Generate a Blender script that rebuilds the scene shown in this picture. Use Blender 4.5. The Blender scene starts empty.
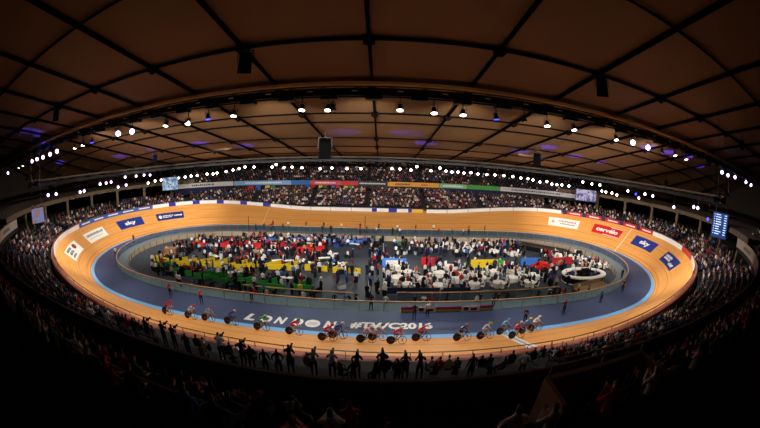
import bpy, bmesh, math, random
import numpy as np
from mathutils import Vector, Matrix, Euler
random.seed(7)
sc = bpy.context.scene
COL = sc.collection
R = math.radians
# ------------------------------------------------------------------ camera
CX, CY, CZ = 1.945, -45.689, 14.772
YAW, PITCH, ROLL, F = 0.0023, 0.16878, -0.0245, 316.7
cd = bpy.data.cameras.new('camera'); cam = bpy.data.objects.new('camera', cd); COL.objects.link(cam)
cd.type = 'PANO'; cd.sensor_fit = 'HORIZONTAL'; cd.sensor_width = 36; cd.sensor_height = 36 * 428 / 760
cd.panorama_type = 'FISHEYE_EQUISOLID'
cd.fisheye_lens = F * 36 / 760; cd.fisheye_fov = R(200)
cd.clip_start = .1; cd.clip_end = 400
def _ray(px, py):
    u = px - 380; v = 214 - py; r = math.hypot(u, v) + 1e-9; th = 2 * math.asin(r / 2 / F)
    a, b, fw = math.sin(th) * u / r, math.sin(th) * v / r, math.cos(th)
    c, s = math.cos(ROLL), math.sin(ROLL); x = c * a + s * b; up = -s * a + c * b
    c, s = math.cos(PITCH), math.sin(PITCH); y = c * fw + s * up; z = -s * fw + c * up
    c, s = math.cos(YAW), math.sin(YAW); return Vector((c * x - s * y, s * x + c * y, z))
CAM = Vector((CX, CY, CZ))
def at(px, py, X=None, Y=None, Z=None):
    d = _ray(px, py)
    t = (Z - CZ) / d.z if Z is not None else ((Y - CY) / d.y if Y is not None else (X - CX) / d.x)
    return CAM + t * d
cam.location = CAM
_f = _ray(380, 214); _u = (_ray(380, 204) - _ray(380, 224)).normalized(); _r = _f.cross(_u)
cam.rotation_euler = Matrix((_r, _u, -_f)).transposed().to_euler()
sc.camera = cam
# ------------------------------------------------------------------ world, exposure
w = bpy.data.worlds.new('world'); sc.world = w; w.use_nodes = True
w.node_tree.nodes['Background'].inputs[0].default_value = (.6, .5, .4, 1)
w.node_tree.nodes['Background'].inputs[1].default_value = .003
sc.view_settings.view_transform = 'Standard'; sc.view_settings.look = 'None'
sc.view_settings.exposure = 0.0; sc.view_settings.gamma = 1; sc.view_settings.use_curve_mapping = False
sc.cycles.max_bounces = 5; sc.cycles.diffuse_bounces = 3; sc.cycles.sample_clamp_indirect = 4
POW = 1.0
# ------------------------------------------------------------------ the velodrome's lamps (floods stand for the gantry lamps), then added fill spots
def spot(name, loc, target, watts, ang=80, col=(1, .93, .82), blend=.5, rad=.25):
    l = bpy.data.lights.new(name, 'SPOT'); l.energy = watts * POW; l.spot_size = R(ang); l.spot_blend = blend
    l.color = col; l.shadow_soft_size = rad
    o = bpy.data.objects.new(name, l); COL.objects.link(o); o.location = loc
    o.rotation_euler = (Vector(target) - Vector(loc)).to_track_quat('-Z', 'Y').to_euler(); return o
NEU = (1, .96, .90)
for x in (-44, -33, -22, -11, 0, 11, 22, 33, 44):
    spot('flood_light', (x, -17.7, 19.2), (x * 1.0, 24, 1), 17500, 98, NEU, 1)       # near gantry, towards the far side
    spot('flood_light', (x, -17.2, 19.2), (x * 1.04, -24, 0), 7400, 72, NEU, .7)    # near gantry, down on the home straight
for x in range(-48, 49, 8):
    spot('flood_light', (x, 26.5, 14.2), (x * .95, -13, 0), 5200, 31, NEU, .8)         # far gantry, towards the home side below the stand
for x in (-30, -18, -6, 6, 18, 30):
    spot('flood_light', (x, -17.9, 19.2), (x, -3, -1), 6600, 70, NEU, .8)             # near gantry, down on the pit
for x in (-1, 1):
    for y in (-16, -5, 6, 16):
        spot('flood_light', (x * 30, y, 17.5), (x * 54, y * 1.15, 2), 11500, 96, NEU, 1)
for x in (-1, 1):
    spot('stand_fill_light', (x * 26, -17.5, 18.8), (x * 33, -27.5, 3), 3400, 34, NEU, .9); spot('stand_fill_light', (x * 36, -17.5, 18.8), (x * 46, -25, 3), 3600, 34, NEU, .9); spot('stand_fill_light', (x * 46, -17.5, 18.6), (x * 57, -15, 4), 2600, 36, NEU, .9)  # added fill that lifts the crowd on both sides of the near stand
for x in (-16, -4, 8, 20):
    spot('stand_fill_light', (x, -37.0, 20.5), (x, -32.0, 4), 520, 44, NEU, .9)  # weak fill added on the backs of people behind the home straight
for x in (-48, -24, 0, 24, 48):
    spot('stand_fill_light', (x, 30, 13.2), (x * 1.1, 37, 2), 420, 100, (1, .9, .78), .8)  # dim fill aimed at the far lower stand
for x in (-40, -20, 0, 20, 40):
    for y, e_ in ((2, 800), (20, 900)):
        spot('roof_fill_light', (x, y, 8.5 + (4 if y < 0 else 0)), (x, y + 6, 25), e_, 150, (1, .74, .45), .9)  # warm fill added over the pit to lift the roof tone, no fixture
# ------------------------------------------------------------------ materials
def lin(c): return tuple(((v / 255) / 12.92 if v / 255 <= .04045 else ((v / 255 + .055) / 1.055) ** 2.4) for v in c) + (1,)
MC = {}
def mat(name, c=(128, 128, 128), rough=.6, metal=0, emit=None, es=1, bump=None, spec=.4, alpha=1, trans=0):
    if name in MC: return MC[name]
    m = bpy.data.materials.new(name); m.use_nodes = True; nt = m.node_tree; b = nt.nodes['Principled BSDF']
    b.inputs['Base Color'].default_value = lin(c); b.inputs['Roughness'].default_value = rough
    b.inputs['Metallic'].default_value = metal; b.inputs['Specular IOR Level'].default_value = spec
    b.inputs['Alpha'].default_value = alpha; b.inputs['Transmission Weight'].default_value = trans
    if emit: b.inputs['Emission Color'].default_value = lin(emit); b.inputs['Emission Strength'].default_value = es
    if bump:
        n = nt.nodes.new('ShaderNodeTexNoise'); n.inputs['Scale'].default_value = bump[0]
        r = nt.nodes.new('ShaderNodeMix'); r.data_type = 'RGBA'
        c2 = tuple(min(255, v * bump[1]) for v in c)
        r.inputs[6].default_value = lin(c); r.inputs[7].default_value = lin(c2)
        tc = nt.nodes.new('ShaderNodeTexCoord'); nt.links.new(tc.outputs['Object'], n.inputs['Vector'])
        nt.links.new(n.outputs['Fac'], r.inputs[0]); nt.links.new(r.outputs[2], b.inputs['Base Color'])
    MC[name] = m; return m
def objcol_mat(name, mode, rough=.7):
    """colour from the object's own colour, or a pick by the object's random value"""
    m = bpy.data.materials.new(name); m.use_nodes = True; nt = m.node_tree; b = nt.nodes['Principled BSDF']
    b.inputs['Roughness'].default_value = rough; b.inputs['Specular IOR Level'].default_value = .25
    oi = nt.nodes.new('ShaderNodeObjectInfo')
    if mode == 'color': nt.links.new(oi.outputs['Color'], b.inputs['Base Color'])
    else:
        k, cols = mode
        mu = nt.nodes.new('ShaderNodeMath'); mu.operation = 'MULTIPLY'; mu.inputs[1].default_value = k
        fr = nt.nodes.new('ShaderNodeMath'); fr.operation = 'FRACT'
        cr = nt.nodes.new('ShaderNodeValToRGB'); cr.color_ramp.interpolation = 'CONSTANT'
        while len(cr.color_ramp.elements) < len(cols): cr.color_ramp.elements.new(.5)
        for i, c in enumerate(cols):
            cr.color_ramp.elements[i].position = i / len(cols); cr.color_ramp.elements[i].color = lin(c)
        nt.links.new(oi.outputs['Random'], mu.inputs[0]); nt.links.new(mu.outputs[0], fr.inputs[0])
        nt.links.new(fr.outputs[0], cr.inputs[0]); nt.links.new(cr.outputs[0], b.inputs['Base Color'])
    return m
M_SHIRT = objcol_mat('clothing', 'color')
M_SKIN = objcol_mat('skin', (1, [(214, 160, 130), (190, 130, 100), (226, 176, 148), (120, 80, 58)]), .55)
M_HAIR = objcol_mat('hair', (7.3, [(28, 22, 18), (60, 42, 28), (20, 18, 17), (120, 92, 60), (90, 85, 80)]))
M_TROU = objcol_mat('trousers', (13.7, [(24, 26, 34), (34, 40, 62), (15, 15, 17), (58, 52, 46)]))
M_BLACK = mat('black_metal', (16, 16, 18), .45, .3)
M_DARK = mat('dark_grey', (34, 34, 38), .6)
M_CARBON = mat('carbon', (14, 14, 16), .3)
M_WHITE = mat('white_paint', (225, 222, 214), .55)
M_CHROME = mat('steel', (150, 150, 155), .3, .9)
M_RAIL = mat('beech_handrail', (196, 150, 104), .5)
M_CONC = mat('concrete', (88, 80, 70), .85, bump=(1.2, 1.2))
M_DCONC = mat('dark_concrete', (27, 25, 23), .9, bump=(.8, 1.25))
# timber track with long boards
def timber():
    m = bpy.data.materials.new('siberian_pine_boards'); m.use_nodes = True; nt = m.node_tree; b = nt.nodes['Principled BSDF']
    uv = nt.nodes.new('ShaderNodeUVMap'); mp = nt.nodes.new('ShaderNodeMapping'); nt.links.new(uv.outputs[0], mp.inputs[0])
    mp.inputs['Scale'].default_value = (.12, 5, 1)
    n = nt.nodes.new('ShaderNodeTexNoise'); n.inputs['Scale'].default_value = 1.0; n.inputs['Detail'].default_value = 4
    nt.links.new(mp.outputs[0], n.inputs['Vector'])
    cr = nt.nodes.new('ShaderNodeValToRGB'); cr.color_ramp.elements[0].position = .3; cr.color_ramp.elements[1].position = .72
    cr.color_ramp.elements[0].color = lin((205, 133, 58)); cr.color_ramp.elements[1].color = lin((230, 166, 90))
    nt.links.new(n.outputs['Fac'], cr.inputs[0]); nt.links.new(cr.outputs[0], b.inputs['Base Color'])
    b.inputs['Roughness'].default_value = .42; b.inputs['Specular IOR Level'].default_value = .35
    return m
M_TIMBER = timber()
M_AZUR = mat('light_blue_paint', (112, 172, 222), .5)
M_APRON = mat('dark_blue_apron', (52, 62, 90), .5, bump=(.35, 1.2))
M_PITFLOOR = mat('grey_blue_floor', (46, 52, 60), .6, bump=(.5, 1.2))
M_LEDGE = mat('grey_ledge', (94, 104, 106), .7, bump=(.8, 1.1))
M_CEIL = mat('roof_lining', (116, 82, 48), .8, bump=(.12, 1.12))
M_BEAM = mat('dark_roof_steel', (15, 11, 9), .9, spec=.02)
M_WALL = mat('dark_wall', (52, 40, 32), .9)
def glassm():
    m = bpy.data.materials.new('green_tinted_glass'); m.use_nodes = True; nt = m.node_tree
    for n in list(nt.nodes):
        if n.type != 'OUTPUT_MATERIAL': nt.nodes.remove(n)
    out = [n for n in nt.nodes][0]
    t = nt.nodes.new('ShaderNodeBsdfTransparent'); t.inputs[0].default_value = (.72, .88, .88, 1)
    g = nt.nodes.new('ShaderNodeBsdfPrincipled'); g.inputs['Base Color'].default_value = lin((120, 165, 165)); g.inputs['Roughness'].default_value = .1
    mx = nt.nodes.new('ShaderNodeMixShader'); mx.inputs[0].default_value = .08
    nt.links.new(t.outputs[0], mx.inputs[1]); nt.links.new(g.outputs[0], mx.inputs[2]); nt.links.new(mx.outputs[0], out.inputs[0])
    return m
M_GLASS = glassm()
# ------------------------------------------------------------------ object helpers
def tag(o, label=None, cat=None, group=None, kind=None):
    if label: o['label'] = label
    if cat: o['category'] = cat
    if group: o['group'] = group
    if kind: o['kind'] = kind
    return o
def empty(name, loc=(0, 0, 0), rz=0, label=None, cat=None, group=None, rot=None):
    o = bpy.data.objects.new(name, None); COL.objects.link(o); o.location = loc
    o.rotation_euler = rot if rot is not None else (0, 0, rz); o.empty_display_size = .2
    return tag(o, label, cat, group)
class MB:
    def __init__(s): s.v = []; s.f = []; s.m = []; s.smooth = False
    def add(s, vs, fs, mi=0):
        b = len(s.v); s.v += [tuple(v) for v in vs]; s.f += [tuple(i + b for i in f) for f in fs]; s.m += [mi] * len(fs); return s
    def box(s, c, d, mi=0, rz=0, rot=None, taper=1):
        hx, hy, hz = d[0] / 2, d[1] / 2, d[2] / 2
        M = (rot if rot is not None else Matrix.Rotation(rz, 3, 'Z'))
        vs = []
        for z in (-1, 1):
            t = taper if z > 0 else 1
            for x, y in ((-1, -1), (1, -1), (1, 1), (-1, 1)): vs.append(Vector(c) + M @ Vector((x * hx * t, y * hy * t, z * hz)))
        return s.add(vs, [(3, 2, 1, 0), (4, 5, 6, 7), (0, 1, 5, 4), (1, 2, 6, 5), (2, 3, 7, 6), (3, 0, 4, 7)], mi)
    def bar(s, a, b, w, h=None, mi=0):
        a = Vector(a); b = Vector(b); h = h or w; d = b - a; L = d.length
        if L < 1e-6: return s
        z = d / L; up = Vector((0, 0, 1)) if abs(z.z) < .95 else Vector((0, 1, 0)); x = up.cross(z).normalized(); y = z.cross(x)
        vs = [p + x * sx * w / 2 + y * sy * h / 2 for p in (a, b) for sx, sy in ((-1, -1), (1, -1), (1, 1), (-1, 1))]
        return s.add(vs, [(3, 2, 1, 0), (4, 5, 6, 7), (0, 1, 5, 4), (1, 2, 6, 5), (2, 3, 7, 6), (3, 0, 4, 7)], mi)
    def tube(s, pts, r, n=8, mi=0, closed=False, cap=True):
        pts = [Vector(p) for p in pts]; rs = r if isinstance(r, (list, tuple)) else [r] * len(pts); N = len(pts); base = len(s.v); fs = []
        for i, p in enumerate(pts):
            a = pts[(i - 1) % N] if (closed or i) else p; b = pts[(i + 1) % N] if (closed or i < N - 1) else p
            d = (b - a).normalized(); up = Vector((0, 0, 1)) if abs(d.z) < .95 else Vector((0, 1, 0)); x = up.cross(d).normalized(); y = d.cross(x)
            for k in range(n): t = 2 * math.pi * k / n; s.v.append(tuple(p + (x * math.cos(t) + y * math.sin(t)) * rs[i]))
        for i in range(N if closed else N - 1):
            j = (i + 1) % N
            for k in range(n): fs.append((base + i * n + k, base + i * n + (k + 1) % n, base + j * n + (k + 1) % n, base + j * n + k))
        if cap and not closed: fs.append(tuple(base + k for k in range(n))[::-1]); fs.append(tuple(base + (N - 1) * n + k for k in range(n)))
        s.f += fs; s.m += [mi] * len(fs); return s
    def lathe(s, c, prof, n=16, mi=0, axis='Z', sc2=(1, 1)):
        base = len(s.v)
        for r, z in prof:
            for k in range(n):
                t = 2 * math.pi * k / n; a, b = r * math.cos(t) * sc2[0], r * math.sin(t) * sc2[1]
                p = {'Z': (a, b, z), 'Y': (a, z, b), 'X': (z, a, b)}[axis]; s.v.append((c[0] + p[0], c[1] + p[1], c[2] + p[2]))
        fs = []
        for i in range(len(prof) - 1):
            for k in range(n): fs.append((base + i * n + k, base + i * n + (k + 1) % n, base + (i + 1) * n + (k + 1) % n, base + (i + 1) * n + k))
        fs.append(tuple(base + k for k in range(n))[::-1]); fs.append(tuple(base + (len(prof) - 1) * n + k for k in range(n)))
        s.f += fs; s.m += [mi] * len(fs); return s
    def mesh(s, name, mats, smooth=False):
        me = bpy.data.meshes.new(name); me.from_pydata(s.v, [], s.f)
        for m in (mats if isinstance(mats, (list, tuple)) else [mats]): me.materials.append(m)
        if any(s.m): me.polygons.foreach_set('material_index', s.m)
        if smooth: me.polygons.foreach_set('use_smooth', [True] * len(s.f))
        me.update(); return me
    def build(s, name, mats, parent=None, smooth=False, loc=None):
        o = bpy.data.objects.new(name, s.mesh(name, mats, smooth)); COL.objects.link(o)
        if parent: o.parent = parent
        if loc is not None: o.location = loc
        return o
def link(me, name, parent=None, loc=(0, 0, 0), rot=(0, 0, 0), color=None):
    o = bpy.data.objects.new(name, me); COL.objects.link(o); o.parent = parent; o.location = loc; o.rotation_euler = rot
    if color is not None: o.color = color
    return o
def copy_tree(o, parent=None):
    c = o.copy(); COL.objects.link(c); c.parent = parent
    for ch in list(o.children): copy_tree(ch, c)
    return c
def struct(o): o['kind'] = 'structure'; return o
# ------------------------------------------------------------------ the 250 m track curve
LS, LT, TW, B0, B1 = 14.24, 29.79, 7.43, R(20.0), R(38.0)
def _quarter(n=240, total=62.5):
    Lc = total - LS - LT; s = np.linspace(0, total, n + 1); k = np.clip((s - LS) / LT, 0, 1); k = k * k * (3 - 2 * k)
    th = np.concatenate([[0], np.cumsum((k[1:] + k[:-1]) / 2 * np.diff(s))]); th *= (np.pi / 2) / th[-1]
    x = np.concatenate([[0], np.cumsum(np.cos((th[1:] + th[:-1]) / 2) * np.diff(s))])
    y = np.concatenate([[0], np.cumsum(np.sin((th[1:] + th[:-1]) / 2) * np.diff(s))]); y -= y[-1]
    return x, y, np.sin(th), -np.cos(th), B0 + (B1 - B0) * k
_x, _y, _nx, _ny, _b = _quarter()
_cat = lambda a, sx, sy: np.concatenate([a, sx * a[::-1][1:], sy * a[1:], (sx * sy) * a[::-1][1:]])
TX, TY = _cat(_x, 1, -1), np.concatenate([_y, -_y[::-1][1:], -_y[1:], _y[::-1][1:]])
NXX, NYY = _cat(_nx, 1, -1), np.concatenate([_ny, -_ny[::-1][1:], -_ny[1:], _ny[::-1][1:]])
BK = np.concatenate([_b, _b[::-1][1:], _b[1:], _b[::-1][1:]]); TX = np.where(np.arange(len(TX)) > 0, TX, TX)
SS = np.linspace(0, 250, len(BK))
TX = np.concatenate([_x, _x[::-1][1:], -_x[1:], -_x[::-1][1:]]); NXX = np.concatenate([_nx, _nx[::-1][1:], -_nx[1:], -_nx[::-1][1:]])
def base(s):
    s = s % 250; g = lambda a: float(np.interp(s, SS, a)); nx, ny = g(NXX), g(NYY); l = math.hypot(nx, ny)
    return g(TX), g(TY), nx / l, ny / l, g(BK)
def T(s, w, n=0.0):
    """point on the banking, w metres up from the inner edge (w < 0: flat apron), n above the surface"""
    x, y, nx, ny, b = base(s)
    if w < 0: return Vector((x + nx * w, y + ny * w, n))
    h = w * math.cos(b) - n * math.sin(b); return Vector((x + nx * h, y + ny * h, w * math.sin(b) + n * math.cos(b)))
def Q(s, d, z=None, dz=0.0):
    """point d metres outside the track's outer edge, at height z or dz above that edge"""
    x, y, nx, ny, b = base(s); h = TW * math.cos(b) + d; return Vector((x + nx * h, y + ny * h, (TW * math.sin(b) if z is None else z) + dz))
def heading(s): x, y, nx, ny, b = base(s); return math.atan2(nx, -ny) if False else math.atan2(nx * 1.0, -ny * 1.0)
def _t(s): return (TW * math.sin(base(s)[4]) - 2.54) / 2.03
def zrow(s, r): t = _t(s); return 3.09 + .55 * t + r * (.40 - .10 * t)
def tangent_angle(s): x, y, nx, ny, b = base(s); return math.atan2(nx, -ny)
def ribbon(name, s0, s1, prof, m, fn, step=1.0, closed=False, uv=False, parent=None, smooth=False):
    """sweep a profile [(a, b), ...] along the track with fn(s, a, b)"""
    n = max(2, int(round(abs(s1 - s0) / step))); S = [s0 + (s1 - s0) * i / n for i in range(n if closed else n + 1)]
    mb = MB(); k = len(prof)
    for s in S:
        for a, b in prof: mb.v.append(tuple(fn(s, a, b)))
    for i in range(len(S) if closed else len(S) - 1):
        j = (i + 1) % len(S)
        for q in range(k - 1): mb.f.append((i * k + q, j * k + q, j * k + q + 1, i * k + q + 1)); mb.m.append(0)
    o = mb.build(name, m, parent, smooth)
    if uv:
        l = o.data.uv_layers.new(name='UVMap'); vals = []
        for i in range(len(mb.f) // (k - 1)):
            for q in range(k - 1):
                a0, a1 = prof[q][0], prof[q + 1][0]; u0, u1 = i * step, (i + 1) * step
                vals += [u0, a0, u1, a0, u1, a1, u0, a1]
        l.data.foreach_set('uv', vals)
    return o
ft = lambda s, a, b: T(s, a, b)
fq = lambda s, a, b: Q(s, a, None, b)
fz = lambda s, a, b: Q(s, a, b)
# --- banking, band, apron
AZ = .6
struct(ribbon('track_timber', 0, 250, [(0, 0), (.9, 0), (2.5, 0), (4.5, 0), (TW, 0)], M_TIMBER, ft, 1, True, True))
struct(ribbon('track_blue_band', 0, 250, [(-AZ, .0), (0, .0)], M_AZUR, ft, 1, True))
apron = struct(ribbon('track_apron', 0, 250, [(-5.2, 0.0), (-AZ, 0.0)], M_APRON, ft, 1, True))
for nm, w0, ww, c in (('track_line', .20, .06, (20, 20, 24)), ('track_line', .90, .06, (150, 30, 26)), ('track_line', 2.6, .06, (70, 60, 70))):
    struct(ribbon(nm, 0, 250, [(w0, .006), (w0 + ww, .006)], mat('line_%d' % (w0 * 100), c), ft, 1, True))
def patch(name, s0, s1, w0, w1, m, n=.012, parent=None, nx=12, nw=6, skew=0):
    mb = MB()
    for i in range(nx + 1):
        for j in range(nw + 1):
            t = j / nw; mb.v.append(tuple(T(s0 + (s1 - s0) * i / nx + skew * t, w0 + (w1 - w0) * t, n)))
    for i in range(nx):
        for j in range(nw):
            a = i * (nw + 1) + j; mb.f.append((a, a + nw + 1, a + nw + 2, a + 1)); mb.m.append(0)
    return mb.build(name, m, parent)
# start/finish and pursuit lines
struct(patch('finish_line', 13.0, 13.9, 0, 7.3, M_WHITE, .012)); struct(patch('finish_line_core', 13.38, 13.5, 0, 7.3, M_BLACK, .02))
struct(patch('pursuit_line', 65.3, 65.6, 0, 7.3, mat('pursuit_cream', (226, 190, 150)), .012))
struct(patch('sprint_line', 150.3, 150.45, 0, 7.3, mat('pursuit_cream'), .012))
# --- text helper
def text_mesh(body, size=1.0, bold=.0, shear=0, spacing=1.0):
    cu = bpy.data.curves.new('txt', 'FONT'); cu.body = body; cu.size = size; cu.offset = bold; cu.shear = shear; cu.space_character = spacing
    cu.align_x = 'CENTER'; cu.align_y = 'CENTER'; cu.resolution_u = 3
    o = bpy.data.objects.new('txt', cu); COL.objects.link(o); dg = bpy.context.evaluated_depsgraph_get(); dg.update()
    me = bpy.data.meshes.new_from_object(o.evaluated_get(dg)); vs = [tuple(v.co) for v in me.vertices]; fs = [tuple(p.vertices) for p in me.polygons]
    bpy.data.objects.remove(o); bpy.data.curves.remove(cu); bpy.data.meshes.remove(me)
    if vs:
        xs = [v[0] for v in vs]; ys = [v[1] for v in vs]; cx, cy = (min(xs) + max(xs)) / 2, (min(ys) + max(ys)) / 2
        return [(v[0] - cx, v[1] - cy) for v in vs], fs, max(xs) - min(xs), max(ys) - min(ys)
def lettering(body, fn, W, H, m, parent=None, bold=.02, name='lettering', shear=0, spacing=1.0):
    """text fitted to W x H, mapped by fn(u, v) into the world"""
    vs, fs, w, h = text_mesh(body, 1.0, bold, shear, spacing)
    mb = MB(); mb.add([fn(x * W / w, y * H / h) for x, y in vs], fs); return mb.build(name, m, parent)
# LONDON and #TWC2016 on the blue apron, read from the home stand
def ap(s0, w0): return lambda u, v: T(s0 + u, w0 + v * -1, .012)
# v up in the picture is towards the infield (negative w)
def near_text(sc_, w0): return lambda u, v: T(sc_ + u, w0 - v, .015)
lon = empty('floor_lettering', T(-6, -2, .012), 0, 'white word LONDON painted on the dark blue apron, a white disc for its second O', 'lettering')
def place(o, parent): o.parent = parent; o.matrix_parent_inverse = parent.matrix_world.inverted(); return o
def setloc(e): e.matrix_world = Matrix.Translation(e.location) @ e.rotation_euler.to_matrix().to_4x4()
bpy.context.view_layer.update()
def s_of(x): return x if x >= 0 else 250 + x
pl_L = [('L', -10.4), ('O', -8.75), ('N', -7.25), ('D', -5.6), ('N', -2.45)]
for ch, x in pl_L:
    if ch == 'O':
        lt = lettering('O', near_text(x, -1.95), 1.25, 1.35, M_WHITE, bold=.05)
    else: lt = lettering(ch, near_text(x, -1.95), 1.15, 1.35, M_WHITE, bold=.05, shear=.2)
    place(lt, lon)
mb = MB(); n = 28
mb.add([T(-4.1 + .72 * math.cos(2 * math.pi * k / n), -1.95 + .72 * math.sin(2 * math.pi * k / n), .015) for k in range(n)], [tuple(range(n))])
place(mb.build('disc', M_WHITE), lon)
for k, ww in enumerate((.8, 1.05, .8)):
    mb = MB(); y0 = -2.2 + k * .24
    mb.add([T(-4.1 + a * ww / 2, y0 + b, .02) for a, b in ((-1, 0), (1, 0), (1, .09), (-1, .09))], [(0, 1, 2, 3)])
    place(mb.build('disc_mark', mat('mark_grey', (150, 152, 165))), lon)
twc = empty('floor_lettering', T(3.2, -2, .012), 0, 'white hashtag #TWC2016 painted on the dark blue apron before the rainbow board', 'lettering'); bpy.context.view_layer.update()
place(lettering('#TWC2016', near_text(3.2, -2.15), 7.6, 1.3, M_WHITE, bold=.045, shear=.12), twc)
# adverts on the banking: [s at its left as read, width, w0, w1]
def bank_ad(sa, sb, w0, w1, c, label):
    e = empty('track_advert', T((sa + sb) / 2, (w0 + w1) / 2, .01), 0, label, 'advert', 'adverts on the banking'); bpy.context.view_layer.update()
    place(patch('advert_panel', sa, sb, w0, w1, mat('ad_%d_%d_%d' % c, c, .5), .012), e)
    return e
NAVY, RED, CREAM = (30, 48, 128), (196, 22, 30), (236, 232, 218)
def ad_fn(sa, sb, w0, w1):  # the readable direction: from the infield, increasing u = decreasing s on the far side, v up = increasing w
    mid, wm = (sa + sb) / 2, (w0 + w1) / 2; return lambda u, v: T(mid - u, wm + v, .022)
M_INK = mat('ink', (40, 42, 50)); M_INKR = mat('ink_red', (190, 50, 50))
e = bank_ad(179.7, 186.2, 3.1, 5.7, NAVY, 'royal blue sky advert on the banking left of the far straight'); place(lettering('sky', ad_fn(179.7, 186.2, 3.1, 5.55), 2.9, 1.35, M_WHITE, bold=.04), e)
e = bank_ad(56.8, 63.4, 3.3, 6.0, NAVY, 'royal blue sky advert on the right-hand bend past the pale pursuit line'); place(lettering('sky', ad_fn(56.8, 63.4, 3.3, 6.0), 2.9, 1.5, M_WHITE, bold=.04), e)
e = bank_ad(66.9, 73.8, 3.4, 6.1, RED, 'red cervelo advert on the banking just before the pale pursuit line'); place(lettering('cerv\u00e9lo', ad_fn(66.9, 73.8, 3.4, 6.3), 5.3, 1.3, M_WHITE, bold=.04), e)
place(patch('advert_strip', 67.0, 71, 3.42, 3.6, M_WHITE, .02), e); place(patch('advert_strip', 67.0, 70, 5.9, 6.08, M_WHITE, .02), e)
def bars(e, fn, rows):
    for (u0, u1, v, h, m) in rows:
        mb = MB(); x = u0; k = 0
        while x < u1:
            wd = [.28, .2, .34, .24][k % 4]
            if x + wd > u1: break
            hh = h * (1 if k % 3 else .8)
            mb.add([fn(x, v - h / 2), fn(x + wd, v - h / 2), fn(x + wd, v - h / 2 + hh), fn(x, v - h / 2 + hh)], [(0, 1, 2, 3)]); x += wd + .1; k += 1
        place(mb.build('lettering', m), e)
e = bank_ad(169.9, 176.3, 3.15, 5.4, (22, 40, 108), 'dark blue advert with small white crest and words left of the far straight')
fn = ad_fn(169.9, 176.3, 3.15, 5.4); bars(e, fn, [(-1.7, .9, .22, .32, M_WHITE), (-1.7, .7, -.28, .3, M_WHITE), (1.0, 2.9, 0, .45, M_WHITE)])
mb = MB(); mb.add([fn(-2.3 + .38 * math.cos(t * .5236), .55 * math.sin(t * .5236)) for t in range(12)], [tuple(range(12))]); place(mb.build('crest', M_WHITE), e)
e = bank_ad(46.6, 53.1, 3.2, 5.75, (28, 44, 112), 'dark blue advert with small white block marks highest on the right-hand bend')
fn = ad_fn(46.6, 53.1, 3.2, 5.75); bars(e, fn, [(-2.6, 0, .5, .5, M_WHITE), (-2.6, .2, -.1, .5, M_WHITE), (.3, 2.4, -.5, .6, M_WHITE)])
e = bank_ad(190.1, 196.6, 3.05, 5.7, CREAM, 'white advert with one grey line of words on the left-hand bend')
fn = ad_fn(190.1, 196.6, 3.05, 5.7); bars(e, fn, [(-2.7, 2.8, .45, .6, mat('ink_grey', (110, 110, 118))), (-2.5, 2.2, -.45, .12, mat('ink_grey'))])
e = bank_ad(200.2, 207.2, 3.1, 5.75, CREAM, 'white advert with dark and red marks nearest the left end of the left-hand bend')
fn = ad_fn(200.2, 207.2, 3.1, 5.75); bars(e, fn, [(-2.6, .3, .75, .55, M_INK), (-2.4, .4, .0, .6, M_INK), (-2.6, .2, -.75, .5, M_INK)])
mb = MB(); mb.add([fn(1.7 + .75 * math.cos(t * .5236), .45 + .6 * math.sin(t * .5236)) for t in range(12)], [tuple(range(12))]); place(mb.build('emblem', mat('emblem_maroon', (130, 40, 50))), e)
e = bank_ad(77.1, 83.9, 3.2, 5.9, CREAM, 'white advert with faint red and grey words at the start of the right-hand bend')
fn = ad_fn(77.1, 83.9, 3.2, 5.9); bars(e, fn, [(-1.2, 2.8, .42, .6, mat('ink_pale_red', (214, 120, 112))), (-.8, 2.8, -.4, .4, mat('ink_grey')), (-2.7, -1.9, .1, 1.1, mat('ink_pale_red'))])
# --- barrier on the outer edge: timber kerb, boards and a steel rail
struct(ribbon('trim_barrier', 0, 250, [(0, 0), (0, .40), (.03, .5), (.62, .5), (.66, .45), (.66, -.9)], mat('kerb_timber', (176, 98, 74), .6), fq, 1, True))
struct(ribbon('trim_rail', 0, 250, [(.20, .86), (.26, .9), (.20, .94), (.14, .9), (.20, .86)], M_CHROME, fq, 1, True))
mb = MB()
for i in range(125): p = Q(i * 2, .2, None, .48); mb.bar(p, p + Vector((0, 0, .42)), .04)
struct(mb.build('trim_rail_stanchion', M_CHROME))
def board(s0, s1, c, label, words=None, h0=.02, h1=.82, wc=None):
    e = empty('barrier_board', Q((s0 + s1) / 2, -.06), 0, label, 'advertising board', 'boards on the outer barrier'); bpy.context.view_layer.update()
    o = ribbon('board_panel', s0, s1, [(.0, h0), (-.05, h0), (-.05, h1), (.02, h1), (.06, h1)], mat('bd_%d_%d_%d' % c, c, .5), fq, .8)
    place(o, e); mid = (s0 + s1) / 2
    if words: place(lettering(words, lambda u, v: Q(mid - u, -.065, None, .42 + v), min((s1 - s0) * .7, 3.4 if len(words) < 8 else 6), .4, mat('bdink_%d_%d_%d' % (wc or (40, 50, 120)), wc or (40, 50, 120)), bold=.02), e)
    return e
WB = (232, 232, 230)
board(112.9, 115.6, (224, 180, 60), 'yellow board on the far barrier beside the blue and white boards')
for s0, s1, c, l in ((115.6, 116.5, (28, 40, 160), 'small blue board right beside the yellow barrier board'), (116.5, 119.2, WB, 'white board between two blue boards near the yellow barrier board'),
                     (119.2, 121.2, (28, 40, 160), 'blue board in the middle of the blue and white run at mid straight'), (121.2, 124, WB, 'white board just left of the mid straight blue board'), (124, 125.2, (28, 40, 160), 'blue board ending the long white banner at mid straight')): board(s0, s1, c, l)
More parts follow.
